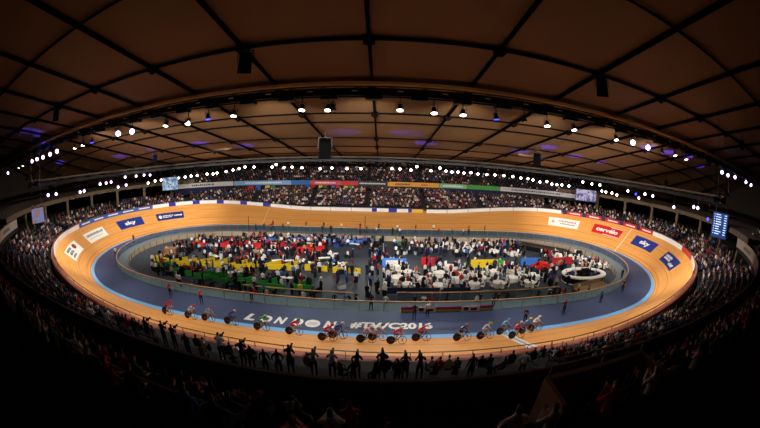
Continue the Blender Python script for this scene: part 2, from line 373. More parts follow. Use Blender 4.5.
for i in range(5): board(125.2 + i * 5, 130.1 + i * 5, WB, ['white barrier board next left of the mid straight blue board', 'second white barrier board left of the mid straight blue board', 'third white barrier board left of the mid straight', 'fourth white barrier board left of the mid straight', 'white barrier board ending beside the alternating blue and white run'][i], 'TRACK CYCLING' if 0 else None)
k = 0
for s0 in np.arange(150.5, 176, 5.2):
    board(s0, s0 + 1.5, (28, 44, 160), 'blue barrier board %s in the alternating run by the far left straight' % ['first', 'second', 'third', 'fourth', 'fifth'][min(k, 4)])
    board(s0 + 1.5, min(s0 + 5.2, 176.4), WB, 'white barrier board %s in the alternating run by the far left straight' % ['first', 'second', 'third', 'fourth', 'fifth'][min(k, 4)]); k += 1
for i in range(5):
    s0 = 176.6 + i * 3.8; board(s0, s0 + 3.8, (52, 84, 160), 'blue barrier board with a white stripe, %s along the left bend' % ['first', 'second', 'third', 'fourth', 'fifth'][i])
    place(ribbon('board_stripe', s0 + .5, s0 + 3.0, [(-.06, .35), (-.06, .6)], M_WHITE, fq, .8), bpy.data.objects[[o.name for o in COL.objects if o.name.startswith('barrier_board')][-1]])
for i in range(4): board(195.8 + i * 4.6, 200.3 + i * 4.6, (226, 214, 204), 'pale cream barrier board, %s round the left end' % ['first', 'second', 'third', 'last'][i])
for i in range(6): board(81.5 + i * 5.1, 86.5 + i * 5.1, WB, 'white barrier board, %s along the far right straight' % ['first', 'second', 'third', 'fourth', 'fifth', 'sixth'][i])
for i in range(5):
    s0 = 60.2 + i * 4.2; board(s0, s0 + 3.3, (198, 26, 40), 'red barrier board, %s past the white boards on the right bend' % ['fifth', 'fourth', 'third', 'second', 'first'][i])
    place(ribbon('board_stripe', s0 + .5, s0 + 2.7, [(-.06, .3), (-.06, .58)], M_WHITE, fq, .8), bpy.data.objects[[o.name for o in COL.objects if o.name.startswith('barrier_board')][-1]])
    board(s0 + 3.3, s0 + 4.2, (40, 40, 90), 'short navy board beside the %s red barrier board' % ['fifth', 'fourth', 'third', 'second', 'first'][i])
board(50.3, 60.1, (236, 230, 224), 'long white barrier board opposite the blue sky advert on the right bend')
board(45, 50.2, (200, 60, 50), 'red barrier board curving round the right end'); board(38, 44.9, (226, 214, 204), 'pale barrier board at the right end of the bowl')
# --- inner fence, ledge and sunken pit
FO = -5.2
def oval_fence(name, w, z0, z1, label, post=2.5, glass=True, s0=0, s1=250, closed=True, rail=M_RAIL, z_off=0):
    e = empty(name, T(s0, w), 0, label, 'fence'); bpy.context.view_layer.update()
    fn = lambda s, a, b: T(s, w + a, b)
    if glass: place(ribbon('glass', s0, s1, [(0, z0 + .04), (0, z1 - .03)], M_GLASS, fn, 1, closed), e)
    place(ribbon('handrail', s0, s1, [(-.07, z1), (.07, z1), (.07, z1 + .09), (-.07, z1 + .09), (-.07, z1)], rail, fn, 1, closed), e)
    pm = MB().bar((0, 0, 0), (0, 0, z1 - z0), .05).mesh('post', M_CHROME); n = int((s1 - s0) / post)
    for i in range(n): p = T(s0 + i * post, w, z0); place(link(pm, 'post', None, p), e)
    return e
oval_fence('glass_fence', FO, 0, 1.05, 'oval glass fence with a beech handrail round the inner edge of the dark blue apron', 2.5)
PW = -7.2
struct(ribbon('floor_ledge', 0, 250, [(PW, 0), (FO, 0)], M_LEDGE, ft, 1, True))
struct(ribbon('wall_pit', 0, 250, [(PW, -1), (PW, 0)], mat('pit_wall', (150, 134, 112), .8, bump=(2, 1.15)), lambda s, a, b: T(s, a, b), 1, True))
mb = MB(); S = [i * 2.5 for i in range(100)]; mb.v = [tuple(T(s, PW, -1)) for s in S]; mb.f = [tuple(range(100))]; mb.m = [0]
struct(mb.build('floor', M_PITFLOOR))
mb = MB()
for i in range(83): p = T(i * 3, PW - .03, -1); mb.bar(p, p + Vector((0, 0, 1)), .08)
struct(mb.build('wall_pit_rib', M_DARK))
oval_fence('timber_rail_fence', -9.4, -1, .05, 'timber railed glass fence on the pit side before the green pens', 2.5, True, 235.5, 249, False)
oval_fence('timber_rail_fence', -9.6, -1, .15, 'timber railed fence before the hospitality tables on the home side', 2.5, True, 254, 276, False)
# ------------------------------------------------------------------ stands
Z0 = .55; RISE = .40; RUN = .86
def bowl(name, s0, s1, rows, d0, z_fn, rise, run, m, closed=False, back=0):
    prof = [(d0 - 1.1, -rise - .3), (d0 - 1.1, 0)]
    for r in range(rows):
        prof += [(d0 + r * run, r * rise), (d0 + (r + 1) * run, r * rise)]
        if r < rows - 1: prof += [(d0 + (r + 1) * run, (r + 1) * rise)]
    prof = [p for i, p in enumerate(prof) if i == 0 or p != prof[i - 1]]
    return struct(ribbon(name, s0, s1, prof, m, z_fn, 1.5, closed))
D0 = 1.7
for nm, a, b, rws in (('near', -40, 40, 10), ('far', 85, 165, 10), ('right', 40, 85, 7), ('left', 165, 210, 7)):
    prof = [(D0 - 1.0, -1.5), (D0 - 1.0, 0)]
    for r in range(rws): prof += [(D0 + r * RUN, r), (D0 + (r + 1) * RUN, r)]
    prof += [(D0 + 26, rws - 1)]
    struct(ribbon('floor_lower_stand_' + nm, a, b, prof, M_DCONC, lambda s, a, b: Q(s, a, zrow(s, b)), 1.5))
# upper tiers: near 0 +- 47, far 125 +- 47
UD, UZ = 9.7, 8.1
for nm, s0, s1, rise, rows in (('near', -46, 46, .70, 14), ('far', 125 - 46, 125 + 46, .66, 9)):
    prof = [(UD - .05, UZ - .9), (UD - .05, UZ + .0), (UD + .9, UZ)]
    for r in range(rows): prof += [(UD + .9 + r * RUN, UZ + r * rise), (UD + .9 + (r + 1) * RUN, UZ + r * rise)]
    prof += [(UD + .9 + rows * RUN, UZ - .9), (UD - .05, UZ - .9)]
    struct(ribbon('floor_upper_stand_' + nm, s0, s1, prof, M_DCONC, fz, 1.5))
    struct(ribbon('wall_parapet_' + nm, s0, s1, [(UD - .05, UZ - .1), (UD - .05, UZ + 1.0), (UD + .1, UZ + 1.02), (UD + .1, UZ)], mat('parapet', (110, 98, 84), .7), fz, 1.5))
# concourse columns behind the lower stand
mb0 = MB(); mb0.box((0, 0, 2.0), (.7, .5, 4.0)); mb0.box((0, 0, 4.1), (.95, .75, .3)); mb0.box((0, 0, .15), (.85, .65, .3)); colme = mb0.mesh('concourse_column', mat('column_concrete', (108, 88, 66), .8))
i = 0
for s in list(range(46, 80, 5)) + list(range(171, 206, 5)):
    p = Q(s, D0 + 8.4, zrow(s, 6)); o = link(colme, 'concourse_column', None, p, (0, 0, tangent_angle(s))); o.scale.z = (9.3 - p.z) / 4.3
    tag(o, 'beige concrete column on the concourse behind the lower stand', 'column', 'concourse columns behind the lower stand')
# fascia ring at the ends, above the concourse
for a, b in ((42, 83), (167, 208)):
    struct(ribbon('trim_fascia_' + ('right' if a < 100 else 'left'), a, b, [(D0 + 7.6, 9.3), (D0 + 7.6, 10.1), (D0 + 26, 10.4), (D0 + 26, 9.3), (D0 + 7.6, 9.3)], mat('fascia_beige', (104, 84, 62), .7), fz, 1.5))
# outer walls
def wallq(name, a, b, z0, z1):
    mb = MB(); mb.add([(a[0], a[1], z0), (b[0], b[1], z0), (b[0], b[1], z1), (a[0], a[1], z1)], [(0, 1, 2, 3)]); struct(mb.build(name, M_WALL))
XE, YN, YF = 90, -62, 56
wallq('wall_near', (-XE, YN), (XE, YN), -1, 27); wallq('wall_far', (-XE, YF), (XE, YF), -1, 27)
wallq('wall_left', (-XE, YN), (-XE, YF), -1, 27); wallq('wall_right', (XE, YN), (XE, YF), -1, 27)
# ------------------------------------------------------------------ roof
def roofz(x, y):
    D = y - CY; return CZ + 11.3 - .145 * D + .0002 * D * D - (2.0e-7 * x ** 4 + .0001 * x * x) * min(1, max(.08, (D - 22) / 45))
mb = MB(); NXg, NYg = 42, 30
for i in range(NXg + 1):
    for j in range(NYg + 1):
        x = -XE + 2 * XE * i / NXg; y = YN + (YF - YN) * j / NYg; mb.v.append((x, y, roofz(x, y)))
for i in range(NXg):
    for j in range(NYg): a = i * (NYg + 1) + j; mb.f.append((a, a + 1, a + NYg + 2, a + NYg + 1)); mb.m.append(0)
ceil = struct(mb.build('ceiling', M_CEIL, None, True))
def strip(fn, n, w, h, name):
    mb = MB(); pts = [Vector(fn(i / n)) for i in range(n + 1)]
    for a, b in zip(pts, pts[1:]): mb.bar(a, b, w, h)
    o = mb.build(name, M_BEAM, ceil); return o
for k in range(-10, 11):
    x = .9 + 9 * k
    if abs(x) < XE: strip(lambda t: (x, YN + (YF - YN) * t, roofz(x, YN + (YF - YN) * t) - .22), 24, .15 if k % 2 else .22, .34, 'roof_beam')
for D in (-8, 1, 10.5, 20, 28.5, 38.5, 43, 54, 63, 72, 82):
    y = CY + D; strip(lambda t: (-XE + 2 * XE * t, y, roofz(-XE + 2 * XE * t, y) - .2), 40, .12 if D != 20 else .3, .2, 'roof_purlin')
mbn = MB(); mbn.box((0, 0, 0), (.8, .8, .45)); mbn.lathe((0, 0, -.3), [(.22, -.1), (.28, 0), (.22, .1)], 10)
nodeme = mbn.mesh('roof_node', M_BEAM)
for k in range(-6, 7):
    for D in (20, 28.5, 38.5, 54, 63): x = .9 + 9 * k; y = CY + D; link(nodeme, 'roof_node', ceil, (x, y, roofz(x, y) - .3))
# ------------------------------------------------------------------ gantries
def truss(pts, label, hgt=.9, wid=.9, fascia=True, strip_m=None):
    e = empty('lighting_gantry', pts[0], 0, label, 'gantry'); bpy.context.view_layer.update()
    P = [Vector(p) for p in pts]
    ch = MB(); la = MB(); dk = MB(); fs_ = MB()
    for a, b in zip(P, P[1:]):
        d = (b - a).normalized(); sd = Vector((-d.y, d.x, 0)) * wid / 2
        for sg in (-1, 1):
            for z in (0, hgt): ch.bar(a + sd * sg + Vector((0, 0, z)), b + sd * sg + Vector((0, 0, z)), .12)
            la.bar(a + sd * sg, b + sd * sg + Vector((0, 0, hgt)), .07); la.bar(b + sd * sg, b + sd * sg + Vector((0, 0, hgt)), .07)
        dk.bar(a + Vector((0, 0, .1)), b + Vector((0, 0, .1)), wid, .1)
        dk.bar(a + sd * 1.02 + Vector((0, 0, .3)), b + sd * 1.02 + Vector((0, 0, .3)), .04, .45)
        dk.bar(a - sd * 1.02 + Vector((0, 0, .3)), b - sd * 1.02 + Vector((0, 0, .3)), .04, .45)
        fs_.bar(a - sd * 1.5 + Vector((0, 0, hgt + .2)), b - sd * 1.5 + Vector((0, 0, hgt + .2)), .45, .3)
    place(ch.build('chords', M_BLACK), e); place(la.build('lattice', M_BLACK), e); place(dk.build('walkway', M_BLACK), e)
    if fascia: place(fs_.build('cable_tray', mat('cable_tray_%s' % bool(strip_m), strip_m or (215, 180, 136), .6)), e)
    for i in range(0, len(P), 3):
        z = roofz(P[i].x, P[i].y)
        if z - P[i].z > 1: place(MB().bar(P[i] + Vector((0, 0, hgt)), (P[i].x, P[i].y, z), .04).build('hanger', M_BLACK), e)
    return e
GY = -17.7
BXM = MB().box((0, 0, 0), (1.5, .9, .34)).mesh('ballast_box', M_BLACK)
BXW = MB().box((0, 0, 0), (.5, .04, .10)).mesh('status_plate', M_WHITE)
def gz(x): return CZ + 5.85 - .00022 * x * x
truss([(x, GY, gz(x)) for x in range(-87, 89, 3)], 'long black lighting gantry with a beige cable tray over the home straight', .8, 1.0)
def plan(px, py, a=60.0, b=31.0, p=3.0):
    d = _ray(px, py); lo, hi = 1, 200
    f = lambda t: abs((CX + d.x * t) / a) ** p + abs((CY + d.y * t) / b) ** p
    ts = [i * .25 for i in range(4, 800)]; ins = [t for t in ts if f(t) < 1]
    t = max(ins) if ins else None; return CAM + d * t if t else None
def ring_pts(a=60.0, b=31.0, p=3.0, t0=-.33, t1=1.33, n=60, zf=None):
    out = []
    for i in range(n + 1):
        t = math.pi * (t0 + (t1 - t0) * i / n); c, s = math.cos(t), math.sin(t)
        x = a * math.copysign(abs(c) ** (2 / p), c); y = b * math.copysign(abs(s) ** (2 / p), s); out.append((x, y, zf(x, y)))
    return out
NG = [o for o in COL.objects if o.name == 'lighting_gantry'][0]; bpy.context.view_layer.update()
for x in range(-60, 62, 4):
    b_ = place(link(BXM, 'ballast_box', None, (x + 1.1, GY, gz(x + 1.1) - .2)), NG); place(link(BXW, 'status_plate', None, (x - .6, GY - .56, gz(x - .6) + .35)), NG)
RZ = lambda x, y: 14.5 - .00034 * x * x
truss(ring_pts(zf=RZ, n=56), 'curved black lighting gantry round the far side and both ends of the bowl', .9, 1.1, True, (96, 74, 54))
# lamps
def lamp_proto(kind):
    hs = MB(); hs.lathe((0, 0, 0), [(.10, -.34), (.17, -.30), (.20, 0), (.27, .16), (.27, .2)], 16, 0, 'X')
    ln = MB(); ln.lathe((.2, 0, 0), [(.25, 0), (.25, .02)], 16, 0, 'X')
    yk = MB(); yk.bar((0, -.3, 0), (0, -.3, .42), .05, .03); yk.bar((0, .3, 0), (0, .3, .42), .05, .03); yk.bar((0, -.3, .42), (0, .3, .42), .05, .03); yk.bar((0, 0, .42), (0, 0, .75), .06)
    return hs.mesh('lamp_housing', M_DARK), ln.mesh('lens', kind), yk.mesh('yoke', M_BLACK)
L_W = mat('lens_white', (255, 255, 255), emit=(255, 250, 240), es=9); L_V = mat('lens_violet', (255, 255, 255), emit=(200, 180, 255), es=9)
L_B = mat('lens_blue', (40, 40, 200), emit=(60, 70, 255), es=3); L_G = mat('lens_off', (70, 72, 80), .15)
LP = {k: lamp_proto(m) for k, m in (('white', L_W), ('violet-white', L_V), ('blue', L_B), ('unlit', L_G))}
def lamp(p, kind, label, group, aim, scale=1.0, hang=None):
    e = empty('stage_lamp', p, 0, label, 'lamp', group)
    d = (Vector(aim) - Vector(p)); yaw = math.atan2(d.y, d.x); pit = math.atan2(-d.z, math.hypot(d.x, d.y))
    e.rotation_euler = (0, 0, yaw); e.scale = (scale,) * 3
    h, l, y = LP[kind]
    a = link(h, 'housing', e, (0, 0, 0), (0, pit, 0)); link(l, 'lens', a); link(y, 'yoke', e)
    if hang:
        L = (hang - p[2]) / scale
        if L > .8: link(MB().bar((0, 0, .7), (0, 0, L), .05).mesh('drop_rod', M_BLACK), 'drop_rod', e)
    return e
front = [(8, 173, 'v'), (19, 167, 'w'), (23, 165, 'w'), (32, 161, 'v'), (37, 159, 'v'), (43, 157, 'v'), (50, 154, 'v'), (57, 151, 'v'), (75, 147, 'w'), (83, 144, 'w'), (92, 141, 'b'), (118, 133, 'v'), (132, 131, 'v'), (166, 124, 'w'), (188, 122, 'w'), (208, 117, 'b'), (234, 114, 'w'),
         (302, 108, 'w'), (328, 108, 'w'), (333, 108, 'u'), (400, 108, 'w'), (434, 111, 'w'), (463, 113, 'w'), (496, 117, 'b'), (524, 119, 'u'), (547, 124, 'w'), (574, 128, 'w'), (616, 138, 'w'), (633, 142, 'v'), (648, 147, 'v'), (662, 151, 'u'), (675, 154, 'w'), (686, 158, 'w'), (722, 172, 'v'), (728, 175, 'v'), (735, 177, 'v'), (746, 182, 'v'), (751, 185, 'v')]
KN = {'w': 'white', 'v': 'violet-white', 'b': 'blue', 'u': 'unlit'}
ORD = ['first', 'second', 'third', 'fourth', 'fifth', 'sixth', 'seventh', 'eighth', 'ninth', 'tenth', 'eleventh', 'twelfth', 'thirteenth', 'fourteenth', 'fifteenth', 'sixteenth', 'seventeenth', 'eighteenth', 'nineteenth', 'twentieth']
def ordn(i):
    tens = ['', '', 'twenty-', 'thirty-', 'forty-', 'fifty-', 'sixty-', 'seventy-', 'eighty-']
    if i < 20: return ORD[i]
    n = i + 1; return ['', '', 'twentieth', 'thirtieth', 'fortieth', 'fiftieth', 'sixtieth', 'seventieth', 'eightieth'][n // 10] if n % 10 == 0 else tens[n // 10] + ORD[n % 10 - 1]
for i, (px, py, k) in enumerate(sorted(front)):
    p = at(px, py, Y=GY); tgt = (CX * .6 + p.x * .4, -34, 10) if k == 'v' else ((p.x, -23, 0) if k == 'w' else (p.x + 3, -19, 0))
    big = k == 'v' or abs(px - 380) > 250
    lamp(p, KN[k], '%s lamp on the near gantry, %s lamp counting from the left' % (KN[k], ordn(i)), 'lamps on the near gantry', tgt, 1.35 if k == 'v' else 1.15, gz(p.x) + .05)
far = [(48, 195, 'v'), (56, 194, 'v'), (80, 192, 'v'), (84, 191, 'v'), (118, 187, 'v'), (126, 185, 'v'), (100, 184, 'v'), (106, 183, 'v'), (111, 182, 'v'), (125, 177, 'v'), (136, 176, 'v'), (144, 175, 'v'), (150, 175, 'v'), (148, 183, 'w'), (155, 181, 'w'), (161, 180, 'w'), (172, 179, 'w'), (178, 178, 'w'), (185, 177, 'w'), (191, 176, 'w'), (197, 175.5, 'w'), (207, 174, 'w'), (213, 174, 'w'), (217, 173, 'w'), (226, 171.5, 'w'), (233, 170, 'w'), (239, 168.5, 'w'), (245, 167, 'w'), (254, 167, 'w'), (272, 167, 'w'), (276, 164.5, 'w'), (284, 167.5, 'w'), (292, 167, 'w'), (302, 167.5, 'w'), (320, 168.5, 'w'), (332, 168, 'w'), (347, 168.5, 'w'), (361, 168.5, 'w'),
       (392, 168.5, 'w'), (400, 169, 'w'), (411, 170, 'w'), (417, 166.5, 'w'), (431, 170.5, 'w'), (440, 168, 'w'), (446, 171, 'w'), (452, 172, 'w'), (458, 172, 'w'), (464, 173, 'w'), (471, 172.5, 'w'), (478, 174, 'w'), (487, 174.5, 'w'), (495, 175, 'w'), (504, 175.5, 'w'), (513, 176.5, 'w'), (521, 178, 'w'), (528, 178.5, 'w'), (533, 180, 'w'), (540, 182, 'w'), (547, 181.5, 'w'), (552, 184, 'w'), (557, 184.5, 'w'), (562, 185, 'w'), (569, 186, 'w'), (583, 182, 'w'), (592, 184, 'w'), (600, 185, 'w'), (602, 191, 'w'), (606, 192, 'w'), (612, 193, 'w'), (617, 195, 'w'), (628, 191, 'w'), (636, 194, 'b'), (639, 198, 'v'), (645, 194, 'w'), (653, 196, 'v'), (674, 207, 'v'), (694, 207, 'v'), (698, 208, 'v'), (708, 219, 'b')]
for i, (px, py, k) in enumerate(sorted(far)):
    p = plan(px, py)
    if p is None: continue
    lamp(p, KN[k], '%s lamp on the far curved gantry, %s lamp counting from the left' % (KN[k], ordn(i)), 'lamps on the far curved gantry', (CX, -32, 8), 1.15, RZ(p.x, p.y))
# blue stage wash on the roof from the blue moving heads
BL = (.16, .14, 1)
def roof_hit(px, py):
    d = _ray(px, py)
    for i in range(8, 1200):
        p = CAM + d * (i * .1)
        if p.z > roofz(p.x, p.y): return p
    return CAM + d * 60
for px, py, wt, an in ((30, 131, 900, 16), (42, 136, 900, 14), (60, 162, 1100, 12), (120, 156, 700, 14), (152, 149, 700, 12), (200, 143, 700, 16), (245, 145, 700, 16), (345, 132, 220, 20), (405, 133, 220, 20), (425, 143, 700, 16), (520, 151, 900, 16), (548, 147, 1000, 14), (575, 156, 900, 14), (600, 162, 900, 12), (648, 147, 1500, 13), (668, 152, 1500, 12), (688, 156, 1500, 12), (700, 166, 1200, 10)):
    h = roof_hit(px, py); dx = 3 if h.x < 0 else -3; a = Vector((h.x + dx, max(h.y - 4, -17.0) if h.y > -17 else -17.0, h.z - 6.5))
    spot('blue_wash_light', a, h, wt * 20, an * 2.1, (.035, .03, 1), .7, .08)
# speakers hung from the roof nodes
def speaker_proto():
    b = MB(); b.box((0, 0, 0), (.9, 1.0, 1.5), taper=.86); g = MB(); g.box((.43, 0, -.05), (.06, .84, 1.3)); y = MB(); y.bar((0, -.55, 0), (0, -.55, .95), .06); y.bar((0, .55, 0), (0, .55, .95), .06); y.bar((0, -.55, .95), (0, .55, .95), .06)
    return b.mesh('cabinet', mat('speaker_black', (5, 5, 6), .9, spec=.05)), g.mesh('grille', mat('speaker_grille', (9, 9, 10), .9, spec=.05)), y.mesh('bracket', M_BLACK)
SP = speaker_proto()
for px, py, D, lab, sz in ((245, 63, 22, 'black loudspeaker hung from the roof, largest one above the left of the near gantry', 1), (602, 87, 22, 'black loudspeaker hung from the roof above the right of the near gantry', 1), (56, 115, 24, 'black loudspeaker hung in the dark roof at the far left', .9), (155, 159, 52, 'black loudspeaker hung low over the left of the pit', 1.1), (325, 149, 60, 'black loudspeaker hung over the far middle of the pit', 1.9), (537, 160, 56, 'black loudspeaker hung over the right of the pit', 1.5), (666, 184, 46, 'small black loudspeaker hung beside the blue light patch on the right', 1), (742, 145, 22, 'black loudspeaker hung in the dark roof at the far right', .8), (60, 177, 50, 'small black loudspeaker hung near the left end', .9)):
    p = at(px, py, Y=CY + D)
    while p.z + 1.6 * sz > roofz(p.x, p.y): D *= .97; p = at(px, py, Y=CY + D)
    e = empty('loudspeaker', p, 0, lab, 'loudspeaker'); e.rotation_euler = (0, 0, math.atan2(CY - p.y, CX - p.x)); e.scale = (sz,) * 3
    c = link(SP[0], 'cabinet', e, rot=(0, .25, 0)); link(SP[1], 'grille', c); link(SP[2], 'bracket', e)
    z = (roofz(p.x, p.y) - p.z) / sz
    if z > 1: link(MB().bar((0, 0, .95), (0, 0, z - .15), .05).mesh('hanging_rod', M_BLACK), 'hanging_rod', e)
# ------------------------------------------------------------------ upper parapet boards, flags and screens
def upper_board(s0, s1, c, label, words=None, wc=(240, 240, 240)):
    e = empty('balcony_banner', Q((s0 + s1) / 2, UD, UZ), 0, label, 'banner', 'banners on the far balcony front'); bpy.context.view_layer.update()
    place(ribbon('banner_panel', s0, s1, [(UD - .07, UZ - .12), (UD - .12, UZ - .12), (UD - .12, UZ + 1.05), (UD + .05, UZ + 1.08)], mat('ub_%d_%d_%d' % c, c, .6), fz, 1), e); mid = (s0 + s1) / 2
    if words: fn = lambda u, v: Q(mid - u, UD - .14, UZ + .48 + v); bars(e, fn, words)
dk = mat('banner_ink', (70, 66, 70)); wh = mat('banner_white', (225, 225, 225))
upper_board(160, 171, (196, 192, 184), 'pale grey banner on the far balcony beside the left screen', [(-2, 2, 0, .5, dk)])
upper_board(147.5, 159.8, (120, 160, 205), 'light blue banner on the far balcony with pale words', [(-4, 4, 0, .4, wh)])
upper_board(142.5, 147.3, (30, 110, 180), 'strong blue banner on the far balcony between light blue and red')
upper_board(134, 142.3, (200, 70, 80), 'red banner with white words on the far balcony next to the strong blue one', [(-3, 3, 0, .35, wh)])
upper_board(129.5, 133.8, (190, 34, 44), 'plain red banner on the far balcony')
upper_board(121.5, 129.3, (52, 48, 50), 'dark banner with pale words at the middle of the far balcony', [(-3.5, 3.5, 0, .35, wh)])
upper_board(107.5, 121.3, (216, 150, 40), 'long orange yellow banner on the far balcony', [(-5, -1, 0, .5, dk), (2, 4, 0, .5, mat('ink_red'))])
upper_board(100.5, 107.3, (120, 170, 120), 'pale green banner with white words on the far balcony', [(-2.5, 2.5, 0, .4, wh)])
upper_board(93.5, 100.3, (60, 140, 50), 'green banner on the far balcony')
upper_board(79, 93.3, (196, 190, 190), 'long pale banner on the far balcony running to the right screen', [(-5, 4, 0, .4, dk)])
for i, (s, c, n) in enumerate(((156.5, (190, 30, 40), 'red'), (155, (50, 90, 170), 'blue'), (153, (220, 180, 40), 'yellow'), (151.8, (40, 130, 60), 'green'), (143, (50, 90, 190), 'blue'), (141.8, (180, 30, 40), 'red'), (139.5, (225, 190, 40), 'yellow'), (138.3, (40, 140, 60), 'green'), (136, (60, 110, 190), 'blue'), (134.8, (190, 40, 50), 'red'), (132.6, (225, 190, 40), 'yellow'), (131.4, (40, 140, 60), 'green'))):
    mb = MB(); P = []
    for a in range(7):
        for z in range(5): q = Q(s + .5 - a / 6 * 1.0, UD - .3 + .07 * math.sin(a * 1.7 + i), UZ - .25 - z * .33); P.append(q)
    cc = Q(s, UD - .3, UZ - .25); mb.add([p - cc for p in P], [(a * 5 + z, a * 5 + z + 1, (a + 1) * 5 + z + 1, (a + 1) * 5 + z) for a in range(6) for z in range(4)])
    o = mb.build('flag', mat('flag_%s%d' % (n, i), c, .8), None, True, cc)
    tag(o, '%s flag hung under the far balcony below the %s banner' % (n, 'light blue' if i < 4 else ('red' if i > 7 else 'strong blue and red')), 'flag', 'flags under the far balcony')
for s0, s1, l in ((160.5, 170.5, 'wide navy cloth under the pale grey banner at the left of the far balcony'), (93, 106, 'wide navy cloth under the green banners of the far balcony')):
    tag(ribbon('backdrop_cloth', s0, s1, [(UD - .2, UZ - 1.9), (UD - .2, UZ - .2), (UD - .1, UZ - .2)], mat('navy_cloth', (22, 30, 66), .9), fz, 1), l, 'cloth')
def screen(c4, depthY, label, c1, c2, name='video_screen', plan_=None):
    (x0, y0), (x1, y1) = c4
    p = [CAM + _ray(*q) * depthY for q in ((x0, y1), (x1, y1), (x1, y0), (x0, y0))]
    cen = sum(p, Vector()) / 4; fr = (CAM - cen); fr.z *= .4; fr.normalize(); rgt = Vector((0, 0, 1)).cross(fr).normalized(); up = fr.cross(rgt)
    W = max((p[1] - p[0]).length, .5) ; H = (p[3] - p[0]).length
    e = empty(name, cen, 0, label, 'screen'); bpy.context.view_layer.update()
    M = Matrix((rgt, -fr, up)).transposed()
    fb = MB(); fb.box(cen - fr * .16, (W + .2, .3, H + .2), rot=M); place(fb.build('casing', M_BLACK), e)
    m = bpy.data.materials.new('screen_picture'); m.use_nodes = True; nt = m.node_tree; b = nt.nodes['Principled BSDF']
    n = nt.nodes.new('ShaderNodeTexNoise'); n.inputs['Scale'].default_value = .9; n.inputs['Distortion'].default_value = 1.5; n.noise_dimensions = '3D'
    tc = nt.nodes.new('ShaderNodeTexCoord'); cr = nt.nodes.new('ShaderNodeValToRGB'); cr.color_ramp.elements[0].position = .42; cr.color_ramp.elements[1].position = .56
    cr.color_ramp.elements[0].color = lin(c1); cr.color_ramp.elements[1].color = lin(c2)
    nt.links.new(tc.outputs['Object'], n.inputs['Vector']); nt.links.new(n.outputs['Fac'], cr.inputs[0]); nt.links.new(cr.outputs[0], b.inputs['Emission Color']); b.inputs['Emission Strength'].default_value = .7
    b.inputs['Base Color'].default_value = (.01, .01, .01, 1)
    mb = MB(); mb.add([cen + rgt * sx * W / 2 + up * sy * H / 2 + fr * .02 for sx, sy in ((-1, -1), (1, -1), (1, 1), (-1, 1))], [(0, 1, 2, 3)]); place(mb.build('picture', m), e)
    for sx in (-.35, .35):
        q = cen + rgt * sx * W + up * H / 2; place(MB().bar(q - fr * .1, (q.x, q.y, roofz(q.x, q.y) - .1), .06).build('hanger', M_BLACK), e)
    return e, cen, rgt, up, fr, W, H
screen(((162.5, 177.5), (178, 190)), 86, 'video screen with pale blue picture hanging left of the far balcony', (60, 110, 170), (200, 225, 235))
screen(((576, 190), (596, 201)), 86, 'video screen with violet and white picture hanging right of the far balcony', (90, 80, 160), (210, 200, 225))
screen(((32, 208), (44, 223)), 60, 'small video screen with orange and blue picture at the left end', (170, 110, 90), (110, 140, 200))
e, cen, rgt, up, fr, W, H = screen(((712, 213), (727, 238)), 60, 'tall blue scoreboard with rows of white results at the right end', (24, 60, 130), (30, 76, 150), 'scoreboard')
mb = MB(); rr = random.Random(3)
for r in range(9):
    y = H * (.4 - r * .095)
    for a, b in ((-.42, -.36), (-.3, -.3 + rr.uniform(.25, .45)), (.25, .42)):
        mb.add([cen + rgt * x * W + up * (y + q) + fr * .04 for x, q in ((a, 0), (b, 0), (b, H * .04), (a, H * .04))], [(0, 1, 2, 3)])
place(mb.build('results_rows', mat('lit_text', (200, 220, 255), emit=(200, 220, 255), es=.8)), e)
# near balcony banners at both ends of the near upper stand
for s0, s1, l in ((-46, -38, 'pale banner on the left wing of the near balcony front'), (-37.8, -30, 'second pale banner on the left wing of the near balcony front'), (38, 46, 'pale banner with dark emblem on the right wing of the near balcony front'), (30, 37.8, 'second pale banner on the right wing of the near balcony front')):
    e = empty('balcony_banner', Q(s0, UD, UZ), 0, l, 'banner'); bpy.context.view_layer.update()
    place(ribbon('banner_panel', s0, s1, [(UD - .07, UZ - .3), (UD - .12, UZ - .3), (UD - .12, UZ + 1.0), (UD + .05, UZ + 1.05)], mat('pale_banner', (176, 160, 140), .7), fz, 1), e)
    mid = (s0 + s1) / 2; bars(e, lambda u, v: Q(mid - u, UD - .14, UZ + .35 + v), [(-1.5, 1.5, 0, .5, dk)])
# rails in the near upper stand
def rail_run(pts, label, r=.035, h=None):
    e = empty('handrail', pts[0], 0, label, 'handrail'); bpy.context.view_layer.update(); mb = MB(); mb.tube(pts, r, 6); place(mb.build('rail', M_CHROME), e)
    pm = MB().bar((0, 0, -1), (0, 0, 0), .04).mesh('post', M_CHROME)
    for p in pts: place(link(pm, 'post', None, p), e)
rail_run([Vector((x, -42.4, 10.95)) for x in (-12, -10, -8, -6, -4, -2, -.6)], 'steel handrail across the dark near stand on the left')
rail_run([Q(s, UD + .02, UZ + 1.25) for s in range(-26, -2, 3)], 'steel rail on top of the near balcony front, left part')
rail_run([Q(s, UD + .02, UZ + 1.25) for s in range(7, 30, 3)], 'steel rail on top of the near balcony front, right part')
# stair entrance walls in the near upper stand, right of the middle
mb = MB(); mb.box((7.3, -41.0, 9.45), (3.3, .15, 2.1)); mb.box((5.6, -41.5, 9.5), (.12, 1.0, 2.0)); mb.box((8.9, -41.5, 9.5), (.12, 1.0, 2.0))
tag(mb.build('stairway_wall', mat('stair_wall', (150, 128, 104), .8)), 'pale low wall round a stairway entrance in the dark near stand', 'wall')
rail_run([Vector((x, -40.95, 10.75)) for x in (5.7, 7.3, 8.9)], 'steel rail above the stairway entrance wall in the near stand')
